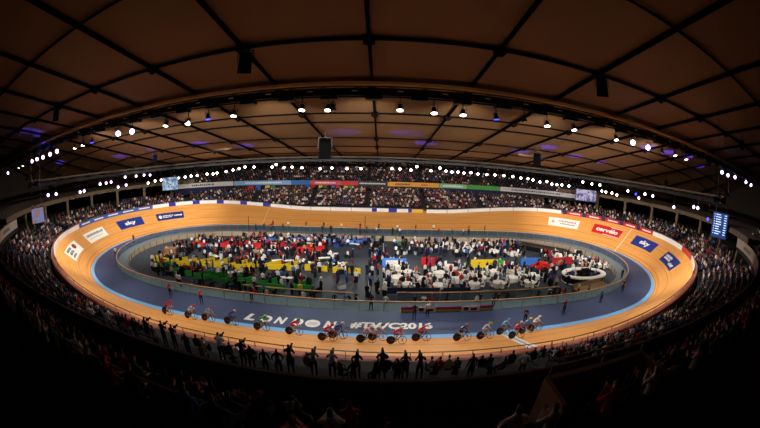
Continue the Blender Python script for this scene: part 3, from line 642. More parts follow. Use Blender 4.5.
# ------------------------------------------------------------------ people
def skin_body(name, J, E, hips=None):
    """J: {joint: (x, y, z, r[, r2])}; E: [(a, b, region)] region 0 skin 1 top 2 trousers 3 shoes 4 hair"""
    names = list(J); me = bpy.data.meshes.new('tmp'); me.from_pydata([J[n][:3] for n in names], [(names.index(a), names.index(b)) for a, b, _ in E], [])
    bm = bmesh.new(); bm.from_mesh(me); ly = bm.verts.layers.skin.verify(); bm.verts.ensure_lookup_table()
    for i, n in enumerate(names): v = bm.verts[i][ly]; r = J[n][3]; v.radius = (r, J[n][4] if len(J[n]) > 4 else r); v.use_root = (n == 'pelvis')
    bm.to_mesh(me); bm.free()
    o = bpy.data.objects.new('tmp', me); COL.objects.link(o); md = o.modifiers.new('s', 'SKIN'); md.use_smooth_shade = True
    sb = o.modifiers.new('u', 'SUBSURF'); sb.levels = 1; sb.render_levels = 1
    dg = bpy.context.evaluated_depsgraph_get(); dg.update(); out = bpy.data.meshes.new_from_object(o.evaluated_get(dg)); out.name = name
    bpy.data.objects.remove(o); bpy.data.meshes.remove(me)
    out.materials.clear()
    for m in (M_SKIN, M_SHIRT, M_TROU, M_BLACK, M_HAIR): out.materials.append(m)
    A = np.array([J[a][:3] for a, b, _ in E]); Bv = np.array([J[b][:3] for a, b, _ in E]); G = [g for *_, g in E]
    hd = np.array(J['head'][:3])
    fwd = 1
    for p in out.polygons:
        c = np.array(p.center); t = np.clip(((c - A) * (Bv - A)).sum(1) / (((Bv - A) ** 2).sum(1) + 1e-9), 0, 1)
        d = np.linalg.norm(A + (Bv - A) * t[:, None] - c, axis=1) - np.array([J[a][3] for a, *_ in E]) * .6
        g = G[int(d.argmin())]
        if g == 0 and np.linalg.norm(c - hd) < .16 and (c[2] > hd[2] + .05 or c[0] < hd[0] - .03): g = 4
        p.material_index = g; p.use_smooth = True
    return out
def legs_stand(J, E, tz=.0):
    for s, q in ((1, 'l'), (-1, 'r')):
        J[q + 'hip'] = (0, .10 * s, .90, .10); J[q + 'knee'] = (.02, .11 * s, .50, .065); J[q + 'ank'] = (-.02, .12 * s, .09, .045); J[q + 'toe'] = (.14, .13 * s, .04, .04)
        E += [('pelvis', q + 'hip', 2), (q + 'hip', q + 'knee', 2), (q + 'knee', q + 'ank', 2), (q + 'ank', q + 'toe', 3)]
def hand(J, E, q, w, d, up=(0, 0, 1)):
    """palm, four unequal fingers and a thumb"""
    d = Vector(d).normalized(); w = Vector(w); sd = d.cross(Vector(up)).normalized(); s = 1 if q == 'l' else -1
    J[q + 'palm'] = tuple(w + d * .07) + (.028,); E.append((q + 'wri', q + 'palm', 0))
    for i, L in enumerate((.055, .07, .065, .05)):
        a = w + d * (.085 + L * .5) + sd * (-.027 + .018 * i); b = w + d * (.08 + L) + sd * (-.03 + .02 * i) + Vector((0, 0, -.02))
        J[q + 'f%d' % i] = tuple(a) + (.009,); J[q + 'g%d' % i] = tuple(b) + (.008,); E += [(q + 'palm', q + 'f%d' % i, 0), (q + 'f%d' % i, q + 'g%d' % i, 0)]
    t = w + d * .05 + Vector((0, 0, .035)); J[q + 'th'] = tuple(t) + (.010,); E.append((q + 'wri', q + 'th', 0))
def upper(J, E, arms, lean=0, hz=0, px=0):
    """torso from pelvis J['pelvis'], lean forward (m at the neck)"""
    x, y, z = J['pelvis'][:3]
    J['waist'] = (x + lean * .3, 0, z + .16, .135, .10); J['chest'] = (x + lean * .75, 0, z + .36, .165, .115); J['neck0'] = (x + lean, 0, z + .50, .075)
    J['neck'] = (x + lean + .015, 0, z + .575, .048); J['head'] = (x + lean + .03, 0, z + .68, .088, .10); J['crown'] = (x + lean + .025, 0, z + .775, .06)
    J['nose'] = (x + lean + .125, 0, z + .665, .018)
    E += [('pelvis', 'waist', 1), ('waist', 'chest', 1), ('chest', 'neck0', 1), ('neck0', 'neck', 0), ('neck', 'head', 0), ('head', 'crown', 4), ('head', 'nose', 0)]
    for s, q in ((1, 'l'), (-1, 'r')):
        J[q + 'sho'] = (x + lean * .95, .185 * s, z + .46, .062); el, wr = arms[q]
        J[q + 'elb'] = tuple(el) + (.043,); J[q + 'wri'] = tuple(wr) + (.028,)
        E += [('neck0', q + 'sho', 1), (q + 'sho', q + 'elb', 1), (q + 'elb', q + 'wri', 1 if arms.get('long', 1) else 0)]
        d = Vector(wr) - Vector(el); hand(J, E, q, wr, d)
def standing(name, arms):
    J = {'pelvis': (0, 0, .96, .14, .11)}; E = []; legs_stand(J, E); upper(J, E, arms); return skin_body(name, J, E)
def seated(name, arms, lean=.03):
    J = {'pelvis': (0, 0, .50, .15, .12)}; E = []
    for s, q in ((1, 'l'), (-1, 'r')):
        J[q + 'hip'] = (.08, .10 * s, .50, .10); J[q + 'knee'] = (.46, .13 * s, .50, .065); J[q + 'ank'] = (.44, .13 * s, .09, .045); J[q + 'toe'] = (.60, .14 * s, .045, .04)
        E += [('pelvis', q + 'hip', 2), (q + 'hip', q + 'knee', 2), (q + 'knee', q + 'ank', 2), (q + 'ank', q + 'toe', 3)]
    upper(J, E, arms, lean); return skin_body(name, J, E)
PLAT = [(-17.5, 10.5)]
struct(ribbon('floor_press_platform', -17.5, 10.5, [(3.5, 3.4), (3.5, 4.5), (5.3, 4.5), (5.3, 4.0)], mat('black_decking', (16, 15, 14), .9), fz, 1))
ST = [standing('person', {'l': ((.0, .25, 1.17), (.08, .26, .93)), 'r': ((.0, -.25, 1.17), (.06, -.27, .93))}),
      standing('person', {'l': ((.10, .25, 1.20), (.30, .10, 1.30)), 'r': ((.10, -.25, 1.20), (.30, -.08, 1.32))}),
      standing('person', {'l': ((.05, .27, 1.18), (.28, .2, 1.12)), 'r': ((.16, -.24, 1.32), (.22, -.09, 1.58))}),
      standing('person', {'l': ((-.05, .3, 1.2), (.02, .18, 1.0)), 'r': ((-.05, -.3, 1.2), (.02, -.18, 1.0)), 'long': 0})]
SE = [seated('person', {'l': ((.12, .24, .72), (.34, .14, .62)), 'r': ((.12, -.24, .72), (.34, -.14, .62))}),
      seated('person', {'l': ((.2, .22, .78), (.32, .06, .95)), 'r': ((.2, -.22, .78), (.32, -.05, .95))}, .08),
      seated('person', {'l': ((.14, .3, .98), (.16, .3, 1.3)), 'r': ((.12, -.24, .72), (.34, -.14, .62)), 'long': 0}),
      seated('person', {'l': ((.22, .24, .76), (.46, .12, .62)), 'r': ((.22, -.24, .76), (.46, -.12, .62)), 'long': 0}, .18)]
# rider crouched on a track bike, facing +x, wheel contact at z = 0
def rider_mesh():
    J = {'pelvis': (-.22, 0, .98, .14, .10)}; E = []
    J['waist'] = (-.06, 0, 1.13, .12, .09); J['chest'] = (.14, 0, 1.23, .14, .10); J['neck0'] = (.27, 0, 1.26, .07); J['neck'] = (.34, 0, 1.30, .05); J['head'] = (.43, 0, 1.36, .085, .09); J['crown'] = (.45, 0, 1.45, .06); J['nose'] = (.53, 0, 1.33, .018)
    E += [('pelvis', 'waist', 1), ('waist', 'chest', 1), ('chest', 'neck0', 1), ('neck0', 'neck', 0), ('neck', 'head', 0), ('head', 'crown', 4), ('head', 'nose', 0)]
    for s, q in ((1, 'l'), (-1, 'r')):
        J[q + 'sho'] = (.24, .17 * s, 1.21, .055); J[q + 'elb'] = (.40, .22 * s, .99, .040); J[q + 'wri'] = (.58, .19 * s, .86, .028)
        E += [('neck0', q + 'sho', 1), (q + 'sho', q + 'elb', 1), (q + 'elb', q + 'wri', 0)]; hand(J, E, q, J[q + 'wri'][:3], (.6, 0, -.6))
    for s, q, k, a in ((1, 'l', (.10, .09, .77), (-.04, .1, .40)), (-1, 'r', (.16, -.09, .92), (.06, -.1, .58))):
        J[q + 'hip'] = (-.20, .09 * s, .93, .10); J[q + 'knee'] = k + (.065,); J[q + 'ank'] = (a[0] - .06, a[1], a[2] - .12 if s > 0 else a[2] - .12, .042); J[q + 'toe'] = (a[0] + .1, a[1], a[2] - .17, .038)
        E += [('pelvis', q + 'hip', 1), (q + 'hip', q + 'knee', 1), (q + 'knee', q + 'ank', 0), (q + 'ank', q + 'toe', 3)]
    return skin_body('rider', J, E)
RID = rider_mesh()
hb = MB(); hb.lathe((.44, 0, 1.40), [(.03, .13), (.09, .105), (.12, .04), (.125, -.03), (.11, -.04)][::-1], 14, 0, 'Z', (1.35, 1)); HEL = hb.mesh('helmet', M_SHIRT, True)
sn = MB(); sn.box((-.02, 0, 1.235), (.2, .16, .004), rot=Matrix.Rotation(-.5, 3, 'Y')); NUM = sn.mesh('race_number', M_WHITE)
# track bicycle
def wheel(disc, r=.335):
    m = MB(); n = 26
    m.tube([(r * math.cos(2 * math.pi * k / n), 0, r * math.sin(2 * math.pi * k / n)) for k in range(n)], .017, 6, 0, True)
    if disc: m.lathe((0, 0, 0), [(.05, -.03), (r - .01, -.006), (r - .01, .006), (.05, .03)], n, 1, 'Y')
    else:
        m.lathe((0, 0, 0), [(.03, -.04), (.03, .04)], 8, 1, 'Y')
        for k in range(5): t = 2 * math.pi * k / 5; m.bar((0, 0, 0), (r * math.cos(t), 0, r * math.sin(t)), .045, .02, 1)
    return m.mesh('wheel', [M_BLACK, M_CARBON if disc else M_CHROME], False)
WD, WS = wheel(True), wheel(False)
fm = MB(); BB = (-.02, 0, .29)
for a, b, r in ((BB, (-.16, 0, .80), .022), (BB, (.38, 0, .72), .026), ((-.15, 0, .76), (.37, 0, .80), .02), ((.37, 0, .84), (.40, 0, .66), .024)): fm.tube([a, b], r, 8)
for s in (-1, 1): fm.tube([BB, (-.42, .05 * s, .335)], .012, 6); fm.tube([(-.15, .02 * s, .76), (-.42, .05 * s, .335)], .010, 6); fm.tube([(.395, .045 * s, .68), (.50, .05 * s, .335)], .014, 6)
FR = fm.mesh('frame', M_SHIRT)
hbm = MB(); hbm.tube([(.37, 0, .86), (.47, 0, .86)], .016, 6)
for s in (-1, 1): hbm.tube([(.47, 0, .86), (.47, .17 * s, .87), (.56, .2 * s, .86), (.60, .2 * s, .79), (.56, .2 * s, .73), (.48, .2 * s, .73)], .013, 6)
HB = hbm.mesh('handlebar', M_BLACK)
sdm = MB(); sdm.tube([(-.16, 0, .80), (-.185, 0, .88)], .014, 6); sdm.lathe((-.2, 0, .9), [(.03, -.015), (.07, 0), (.05, .02)], 10, 0, 'Z', (1.9, 1)); SD = sdm.mesh('saddle', M_BLACK)
crm = MB(); crm.lathe(BB, [(.085, -.052), (.085, -.046)], 18, 0, 'Y')
crm.bar((BB[0], -.07, BB[2]), (BB[0] + .1, -.09, BB[2] + .13), .02); crm.bar((BB[0], .07, BB[2]), (BB[0] - .1, .09, BB[2] - .13), .02); crm.bar((-.42, -.05, .345), (BB[0], -.05, BB[2] + .08), .012); CR = crm.mesh('crankset', M_CHROME)
def rgb(c): return lin(c)
def bicycle(p, rot, c, label, group='track bicycles in the race'):
    e = empty('track_bicycle', p, 0, label, 'bicycle', group, rot)
    link(FR, 'frame', e, color=rgb(c)); link(WD, 'rear_wheel', e, (-.42, 0, .352)); link(WS, 'front_wheel', e, (.50, 0, .352)); link(HB, 'handlebar', e); link(SD, 'saddle', e); link(CR, 'crankset', e)
def cyclist(s, w, jersey, helmet, lab, blab, tc):
    p = T(s, w); a = tangent_angle(s); b = base(s)[4]
    rot = Euler((-b * .8, 0, a)); bicycle(p, rot, tc, blab)
    e = empty('person', p, 0, lab, 'person', 'riders in the race', rot)
    o = link(RID, 'body', e, color=rgb(jersey)); link(HEL, 'helmet', e, color=rgb(helmet)); link(NUM, 'race_number', e)
rc = [(231.3, 1.4, (196, 40, 50), (190, 40, 50), 'rider in a red jersey last in the line, well behind the others'), (234.1, 1.0, (232, 226, 228), (200, 60, 70), 'rider in a white jersey second from the back of the line'), (235.9, .5, (150, 180, 215), (200, 40, 44), 'rider in pale blue and a red helmet third from the back'),
      (238.3, .1, (70, 100, 190), (230, 190, 160), 'rider in a blue jersey just before the L of LONDON'), (241.7, .7, (70, 170, 60), (150, 200, 60), 'rider in a bright green jersey beside the word LONDON'), (244.8, .9, (210, 36, 36), (60, 160, 70), 'rider in a red jersey and a green helmet below LONDON'),
      (247.9, 2.1, (214, 40, 36), (200, 60, 50), 'rider in an orange red jersey, outside rider of the pair after LONDON'), (248.6, 1.0, (60, 90, 170), (220, 220, 225), 'rider in blue and a white helmet, inside one of the pair after LONDON'), (251.0, 2.0, (232, 190, 206), (235, 220, 225), 'rider in a pale pink jersey below the start of the hashtag'),
      (251.9, 1.1, (225, 225, 230), (80, 84, 100), 'rider in a white jersey tucked inside the pink rider'), (253.4, 2.3, (206, 40, 50), (235, 235, 235), 'rider in a red jersey and a white helmet below the middle of the hashtag'), (255.5, 1.2, (226, 60, 70), (225, 225, 225), 'rider in a red and white jersey below the end of the hashtag'),
      (258.9, 1.6, (60, 60, 74), (180, 160, 150), 'rider in a dark jersey alone between the hashtag and the finish line'), (261.0, 1.5, (210, 214, 235), (220, 220, 60), 'rider in a white jersey and a yellow helmet near the finish line'), (263.3, .3, (120, 180, 220), (120, 190, 230), 'rider in a light blue jersey inside the leading bunch'),
      (263.6, 2.4, (210, 60, 66), (235, 225, 225), 'rider in a red and white jersey outermost in the leading bunch'), (265.3, .9, (80, 130, 190), (230, 210, 90), 'rider in blue and a yellow helmet in the leading bunch'), (266.6, .3, (226, 224, 220), (236, 236, 230), 'rider in a white jersey leading the race over the finish line')]
for i, (s, w, c, h, l) in enumerate(rc):
    cyclist(s, w, c, h, l, 'bicycle under ' + l.replace('jersey ', '').replace(' the middle of', ' mid').replace(', well behind the others', '').replace(' between the hashtag and', ' before'), [(20, 20, 24), (180, 180, 186), (150, 30, 36), (30, 50, 120)][i % 4])
# ---- shirts
PAL = [('black', (20, 20, 24), 30), ('dark grey', (50, 50, 56), 18), ('white', (228, 224, 220), 15), ('red', (190, 34, 38), 9), ('navy', (28, 38, 80), 12), ('blue', (60, 100, 180), 5), ('brown', (96, 68, 50), 8), ('green', (50, 120, 60), 3), ('beige', (176, 150, 124), 5), ('pink', (206, 140, 150), 2), ('orange', (220, 110, 40), 1)]
def pick(rnd, pal=PAL):
    t = rnd.uniform(0, sum(p[2] for p in pal))
    for p in pal:
        t -= p[2]
        if t <= 0: return p
    return pal[0]
rnd = random.Random(11)
used = [0]
def person(me, p, rz, colr, label, group, sc_=1.0):
    o = link(me, 'person', None, p, (0, 0, rz), rgb(colr)); o.scale = (sc_,) * 3; tag(o, label, 'person', group); used[0] += 1; return o
# individuals: spectators of the near upper stand (dark, nearest the camera)
ind = 0; taken = set()
ROWN = ['front', 'second', 'third', 'fourth']
for r in range(4):
    d = UD + .9 + r * RUN + .35; z = UZ + r * .70; s = -14.0 + (.27 if r % 2 else 0)
    while s < 18:
        s += .66
        if rnd.random() < .2: continue
        if r < 3 and 2.0 < s < 7.6: continue
        n, c, _ = pick(rnd); p = Q(s, d, z); x = p.x
        side = 'left wing' if x < -5 else ('middle' if x < 4 else 'right wing')
        person(SE[rnd.choice((0, 1, 3, 0))], p, tangent_angle(s) + math.pi / 2 + rnd.uniform(-.25, .25), c, 'spectator in a %s top, %s row, %s of dark near upper stand' % (n, ROWN[r], side), 'seated spectators in the dark near upper stand', rnd.uniform(.94, 1.05)); ind += 1
# photographers and people along the front of the near lower stand
PHOTO_P = []
photo = [(222, 352, 'white', (220, 214, 220), 1.1), (243, 353, 'black', (20, 20, 24), 1), (288, 350, 'black', (22, 22, 26), 1.05), (313, 356, 'grey', (120, 120, 130), 1), (331, 357, 'pale lilac', (190, 180, 205), 1), (356, 357, 'black', (20, 20, 24), 1), (382, 358, 'black', (16, 16, 20), 1.1), (405, 361, 'brown', (90, 66, 50), 1), (420, 362, 'dark grey', (50, 50, 56), 1), (168, 344, 'black', (18, 18, 22), 1.05), (178, 347, 'black', (22, 22, 26), 1), (152, 341, 'dark brown', (60, 40, 30), 1)]
cm = MB(); cm.box((0, 0, 0), (.14, .16, .11)); cm.lathe((.07, 0, 0), [(.05, 0), (.055, .22), (.06, .24)], 10, 0, 'X'); CAMM = cm.mesh('press_camera', M_BLACK)
for i, (px, py, n, c, k) in enumerate(photo):
    q = min((( (Q(s_ * .1, 4.2, 5.3) - at(px, py + 5, Y=Q(s_ * .1, 4.2).y)).length), s_ * .1) for s_ in range(-350, 100))[1]
    p = Q(q, 4.2, 4.5); PHOTO_P.append(p)
    a = tangent_angle(q) + math.pi / 2; person(ST[1], p, a, c, 'photographer in a %s top behind the home straight, %s from the left' % (n, ordn(sorted(range(len(photo)), key=lambda j: photo[j][0]).index(i))), 'photographers along the home straight barrier', k); ind += 1
    o = link(CAMM, 'press_camera', None, p + Vector((math.cos(a) * .36, math.sin(a) * .36, 1.38 * k)), (0, 0, a)); tag(o, 'black camera held up by the photographer in the %s top, %s from the left' % (n, ordn(sorted(range(len(photo)), key=lambda j: photo[j][0]).index(i))), 'camera', 'cameras behind the home straight barrier')
for i in range(30):
    q = -17 + i * .9 + rnd.uniform(-.2, .2); p = Q(q, 4.6 + rnd.uniform(-.3, .3), 4.5)
    if any((p - o_).length < .55 for o_ in PHOTO_P): continue
    n, c, _ = pick(rnd, [('black', (18, 18, 22), 6), ('dark grey', (56, 54, 60), 3), ('white', (200, 196, 196), 2), ('brown', (90, 66, 50), 1)])
    person((ST + SE)[rnd.choice((0, 3, 4, 4, 5, 7))], p, tangent_angle(q) + math.pi / 2 + rnd.uniform(-.8, .8), c, 'person in a %s top among the photographers behind the home straight' % n, 'people among the photographers', rnd.uniform(.94, 1.04))
LOW_TAKEN = set()
def seat_slots(s0, s1, rows, step=.56):
    out = []
    for r in range(rows):
        s = s0 + (.28 if r % 2 else 0)
        while s < s1: out.append((s, r)); s += step
    return out
AIS = 14.0
def aisle(s): return (s % AIS) < 1.1
# individuals in the near lower stand, front rows
slots = [(s, r) for s, r in seat_slots(-46, 46, 3) if not aisle(s)]
rnd.shuffle(slots)
slots.sort(key=lambda t: abs(t[0]) + t[1] * 4)
cntN = 0
for s, r in slots:
    if cntN >= 60: break
    if rnd.random() < .25 or (-19 < s < 12): continue
    n, c, _ = pick(rnd, [(a, b, (k * 2.2 if a == 'white' else k)) for a, b, k in PAL]); p = Q(s, D0 + .35 + r * RUN, zrow(s, r))
    side = 'left part' if s < -16 else ('middle' if s < 14 else 'right part')
    person(SE[rnd.choice((0, 1, 2, 3, 0, 1))], p, tangent_angle(s) + math.pi / 2 + rnd.uniform(-.4, .4), c, 'spectator in a %s top, %s row, lower stand behind home straight, %s' % (n, ROWN[r], side), 'seated spectators in the lower stand behind the home straight', rnd.uniform(.93, 1.04)); LOW_TAKEN.add((round(s, 2), r)); cntN += 1
# the rest of the audience: one mass
_t5 = (1 + 5 ** .5) / 2
IV = [Vector(v).normalized() for v in ((-1, _t5, 0), (1, _t5, 0), (-1, -_t5, 0), (1, -_t5, 0), (0, -1, _t5), (0, 1, _t5), (0, -1, -_t5), (0, 1, -_t5), (_t5, 0, -1), (_t5, 0, 1), (-_t5, 0, -1), (-_t5, 0, 1))]
IF_ = [(0, 11, 5), (0, 5, 1), (0, 1, 7), (0, 7, 10), (0, 10, 11), (1, 5, 9), (5, 11, 4), (11, 10, 2), (10, 7, 6), (7, 1, 8), (3, 9, 4), (3, 4, 2), (3, 2, 6), (3, 6, 8), (3, 8, 9), (4, 9, 5), (2, 4, 11), (6, 2, 10), (8, 6, 7), (9, 8, 1)]
BV = [(-.12, -.17, .42), (.14, -.17, .42), (.14, .17, .42), (-.12, .17, .42), (-.10, -.25, .86), (.10, -.25, .86), (.10, .25, .86), (-.10, .25, .86), (-.05, -.07, 1.0), (.05, -.07, 1.0), (.05, .07, 1.0), (-.05, .07, 1.0)]
BF = [(0, 1, 5, 4), (1, 2, 6, 5), (2, 3, 7, 6), (3, 0, 4, 7), (4, 5, 9, 8), (5, 6, 10, 9), (6, 7, 11, 10), (7, 4, 8, 11), (8, 9, 10, 11)]
LV = [(.0, -.19, .40), (.5, -.19, .42), (.5, .19, .42), (.0, .19, .40), (.0, -.19, .56), (.52, -.17, .55), (.52, .17, .55), (.0, .19, .56), (.42, -.17, .0), (.56, -.17, .0), (.56, .17, .0), (.42, .17, .0)]
LF = [(4, 5, 6, 7), (0, 1, 5, 4), (3, 7, 6, 2), (1, 9, 10, 2), (5, 1, 2, 6), (0, 8, 9, 1), (3, 2, 10, 11), (0, 3, 11, 8)]
AV = [(.0, .2, .82), (.05, .26, .82), (.3, .12, .98), (.28, .05, 1.0), (.02, .22, .74)]; AF = [(0, 1, 2, 3), (0, 3, 2, 4), (1, 4, 2)]
SKN = [lin(c) for c in ((214, 160, 130), (190, 130, 100), (226, 176, 148), (120, 80, 58))]; HRS = [lin(c) for c in ((28, 22, 18), (60, 42, 28), (120, 92, 60), (20, 18, 17))]; TRS = [lin(c) for c in ((24, 26, 34), (34, 40, 62), (15, 15, 17))]
class Mass:
    def __init__(s): s.V = []; s.F = []; s.C = []
    def add(s, vs, fs, M, col):
        b = len(s.V); s.V.extend([M @ Vector(v) for v in vs]); s.F.extend([tuple(i + b for i in f) for f in fs]); s.C.extend([col] * len(vs))
    def fig(s, p, rz, k, pal, stand=False):
        M = Matrix.Translation(p) @ Matrix.Rotation(rz, 4, 'Z') @ Matrix.Scale(k, 4); n, c, _ = pick(rnd, pal); c = lin(c); tr = rnd.choice(TRS)
        if stand:
            U = M @ Matrix.Translation((0, 0, .44))
            for y in (-.1, .1): s.add([(-.07, y - .08, .0), (.16, y - .05, .0), (.16, y + .05, .0), (-.07, y + .08, .0), (-.09, y - .1, .92), (.1, y - .1, .92), (.1, y + .1, .92), (-.09, y + .1, .92)], [(0, 1, 5, 4), (1, 2, 6, 5), (2, 3, 7, 6), (3, 0, 4, 7)], M, tr)
            for y in (-1, 1): s.add([(-.05, y * .22, 1.28), (.05, y * .22, 1.28), (.05, y * .30, 1.26), (-.05, y * .30, 1.26), (.02, y * .24, .80), (.10, y * .24, .80), (.10, y * .31, .80), (.02, y * .31, .80)], [(0, 1, 5, 4), (1, 2, 6, 5), (2, 3, 7, 6), (3, 0, 4, 7)], M, c)
        else: U = M; s.add(LV, LF, M, tr)
        s.add(BV, BF, U, c)
        H = U @ Matrix.Translation((.03 + rnd.uniform(-.03, .05), rnd.uniform(-.03, .03), 1.12)); sk = rnd.choice(SKN); hr = rnd.choice(HRS)
        b = len(s.V); s.V.extend([H @ Vector((v.x * .10, v.y * .09, v.z * .13)) for v in IV]); s.F.extend([tuple(i + b for i in f) for f in IF_]); s.C.extend([hr if (v.z > .5 or v.x < -.3) else sk for v in IV])
        if rnd.random() < .4: s.add(AV, AF, U, sk)
    def build(s, name, label, cat):
        me = bpy.data.meshes.new(name); me.from_pydata(s.V, [], s.F)
        a = me.color_attributes.new('Col', 'FLOAT_COLOR', 'POINT'); a.data.foreach_set('color', [x for c in s.C for x in c])
        m = bpy.data.materials.get('crowd_cloth')
        if not m:
            m = bpy.data.materials.new('crowd_cloth'); m.use_nodes = True; nt = m.node_tree; v = nt.nodes.new('ShaderNodeVertexColor'); v.layer_name = 'Col'
            nt.links.new(v.outputs[0], nt.nodes['Principled BSDF'].inputs['Base Color']); nt.nodes['Principled BSDF'].inputs['Roughness'].default_value = .85; nt.nodes['Principled BSDF'].inputs['Specular IOR Level'].default_value = .2
        me.materials.append(m); o = bpy.data.objects.new(name, me); COL.objects.link(o); tag(o, label, cat, None, 'stuff'); return o
CP = [('black', (20, 20, 24), 34), ('dark grey', (50, 48, 50), 22), ('white', (206, 196, 190), 13), ('red', (150, 34, 34), 5), ('navy', (28, 36, 70), 10), ('blue', (54, 80, 140), 3), ('brown', (96, 68, 50), 12), ('green', (50, 90, 56), 2), ('beige', (170, 140, 116), 10), ('pink', (180, 126, 130), 3)]
LIM = max((abs(s) + r * 4 for s, r in LOW_TAKEN), default=0)
cr = Mass()
for s, r in seat_slots(0, 250, 10, .50):
    ss = s if s < 125 else s - 250; A_ = abs(ss); end = 40 < A_ < 85
    if aisle(s) or (end and r > 6): continue
    if A_ < 24 and r > 3: continue
    if -19 < ss < 12 and (r > 0 or rnd.random() < .5): continue
    if A_ <= 46 and r < 3 and (A_ + r * 4) < LIM and not (-19 < ss < 12): continue
    if rnd.random() < .06: continue
    cr.fig(Q(s, D0 + .3 + r * RUN, zrow(s, r)), tangent_angle(s) + math.pi / 2 + rnd.uniform(-.35, .35), rnd.uniform(.94, 1.1), CP)
for s0, s1 in ((40, 85), (165, 210)):       # people standing on the end concourses
    for s, r in seat_slots(s0, s1, 2, .9):
        if rnd.random() < .35: continue
        cr.fig(Q(s, D0 + 6.9 + r * .8, zrow(s, 6)), tangent_angle(s) + math.pi / 2 + rnd.uniform(-1, 1), rnd.uniform(.94, 1.06), CP, True)
for s0, s1, rows, rise in ((79.5, 170.5, 9, .66), (-45.5, -14.5, 6, .70), (18.5, 45.5, 6, .70)):
    for s, r in seat_slots(s0, s1, rows, .56):
        if aisle(s) or rnd.random() < .1: continue
        cr.fig(Q(s, UD + .9 + r * RUN + .3, UZ + r * rise), tangent_angle(s) + math.pi / 2 + rnd.uniform(-.3, .3), rnd.uniform(.92, 1.06), CP)
cr.build('spectator_crowd', 'dense seated audience filling the stands all round the track', 'crowd')
# ------------------------------------------------------------------ the pit: team pens, people, tables
PZ = -1.0
def pen(x, y, L, c, cn, lab, ang=.9, dl=3.2, hgt=.9, rz=0):
    e = empty('pit_partition', (x, y, PZ), rz, lab, 'partition', 'coloured team pen partitions'); m = mat('pen_' + cn, c, .6)
    L *= .93; b = MB(); b.box((L / 2, 0, hgt / 2), (L, .10, hgt)); b.build('long_panel', m, e)
    for q in ([0] if L < 4 else [0, L * .5]):
        b = MB(); b.box((q + math.cos(ang) * dl / 2, math.sin(ang) * dl / 2, hgt / 2), (dl, .10, hgt), rz=ang); b.build('end_panel', m, e)
    f = MB()
    f.box((L / 2, 0, .03), (L, .4, .05)); f.build('base_plate', M_DARK, e)
YEL, GRN, PRD, PBL = (226, 192, 30), (46, 150, 52), (196, 30, 40), (52, 110, 196)
rows = [('yellow', YEL, [(-36, -5.9, 4.2), (-31.2, -6.6, 4.4), (-26.3, -5.4, 5.2), (-20.3, -5.2, 4.6), (-14.8, -4.0, 5.5)], .9), ('yellow', YEL, [(-8.8, -3.5, 3.6), (-4.6, -3.9, 4.2)], 1.0),
        ('green', GRN, [(-33, -9.2, 4.2), (-28.2, -9.9, 4.0), (-23.6, -10.6, 4.4), (-18.6, -11.2, 4.6), (-13.4, -11.3, 4.2), (-8.8, -10.8, 3.2)], .8),
        ('red', PRD, [(-34, 4.6, 4.2), (-29, 5.4, 4.6), (-23.6, 6.3, 4.6), (-18.2, 6.8, 5), (-12.4, 5.4, 4.6)], .7),
        ('blue', PBL, [(-21, 10.8, 4.4), (-15.8, 11.8, 4.6), (-10.4, 12, 4.4), (-5.4, 11.6, 4.4)], .9)]
for cn, c, ps, ang in rows:
    for i, (x, y, L) in enumerate(ps):
        pen(x, y, L, c, cn, '%s team pen partition, %s from the left in the %s row%s' % (cn, ordn(i), cn, ' beside the aisle' if (cn == 'yellow' and x > -9) else ''), ang)
# centre aisle
struct(MB().box((.6, 2, PZ + .012), (.12, 26, .02)).build('trim_aisle_left', mat('aisle_line', (190, 190, 190)))); struct(MB().box((2.6, 2, PZ + .012), (.12, 26, .02)).build('trim_aisle_right', mat('aisle_line')))
# far-side person shelters / dark marquee roofs
def table_round(x, y, lab):
    e = empty('round_table', (x, y, PZ), 0, lab, 'table', 'round white hospitality tables')
    t = MB(); t.lathe((0, 0, 0), [(.95, .10), (.9, .4), (.88, .72), (.86, .745), (.1, .75)], 20); t.build('tablecloth', mat('linen', (232, 226, 214), .8), e, False); b = MB(); b.lathe((0, 0, 0), [(.35, 0), (.3, .06), (.06, .1)], 12); b.build('base', M_CHROME, e)
chm = MB(); chm.box((0, 0, .46), (.46, .46, .07)); CH_S = chm.mesh('seat', mat('white_chair', (236, 230, 218), .6))
chm = MB(); chm.box((-.22, 0, .78), (.06, .44, .5), rot=Matrix.Rotation(-.12, 3, 'Y')); CH_B = chm.mesh('backrest', mat('white_chair'))
chm = MB(); chm.bar((0, 0, 0), (0, 0, .44), .035); CH_L = chm.mesh('leg', M_CHROME)
def chair(x, y, rz, lab):
    e = empty('chair', (x, y, PZ), rz, lab, 'chair', 'white chairs round the hospitality tables')
    link(CH_S, 'seat', e); link(CH_B, 'backrest', e)
    for a in (-.19, .19):
        for b in (-.19, .19): link(CH_L, 'leg', e, (a, b, 0))
inf_people = []
tabs = []
def tgrid():
    for ry, xs in ((-9.0, (5.2, 9.8, 14.0, 18.2, 22.5)), (-6.6, (4.0, 7.8, 12.2, 16.2, 20.4, 24.6)), (-4.0, (6.0, 10.2, 14.6, 18.6, 22.6)), (-1.9, (4.8, 12.6, 21.8))):
        for x in xs: tabs.append((x + rnd.uniform(-.4, .4), ry + rnd.uniform(-.4, .4), 'home side hospitality block'))
    for x, y in ((35, 3.6), (37.6, 2.2), (39.4, -.4), (40.6, -3.6), (37.8, -2.4), (34.4, .8)): tabs.append((x, y, 'right-hand block beyond the oval bar'))
    for x, y in ((18, 8.6), (22.4, 7.2), (26, 5.4), (14.4, 10), (20.4, 11.2)): tabs.append((x, y, 'far right pit block'))
tgrid()
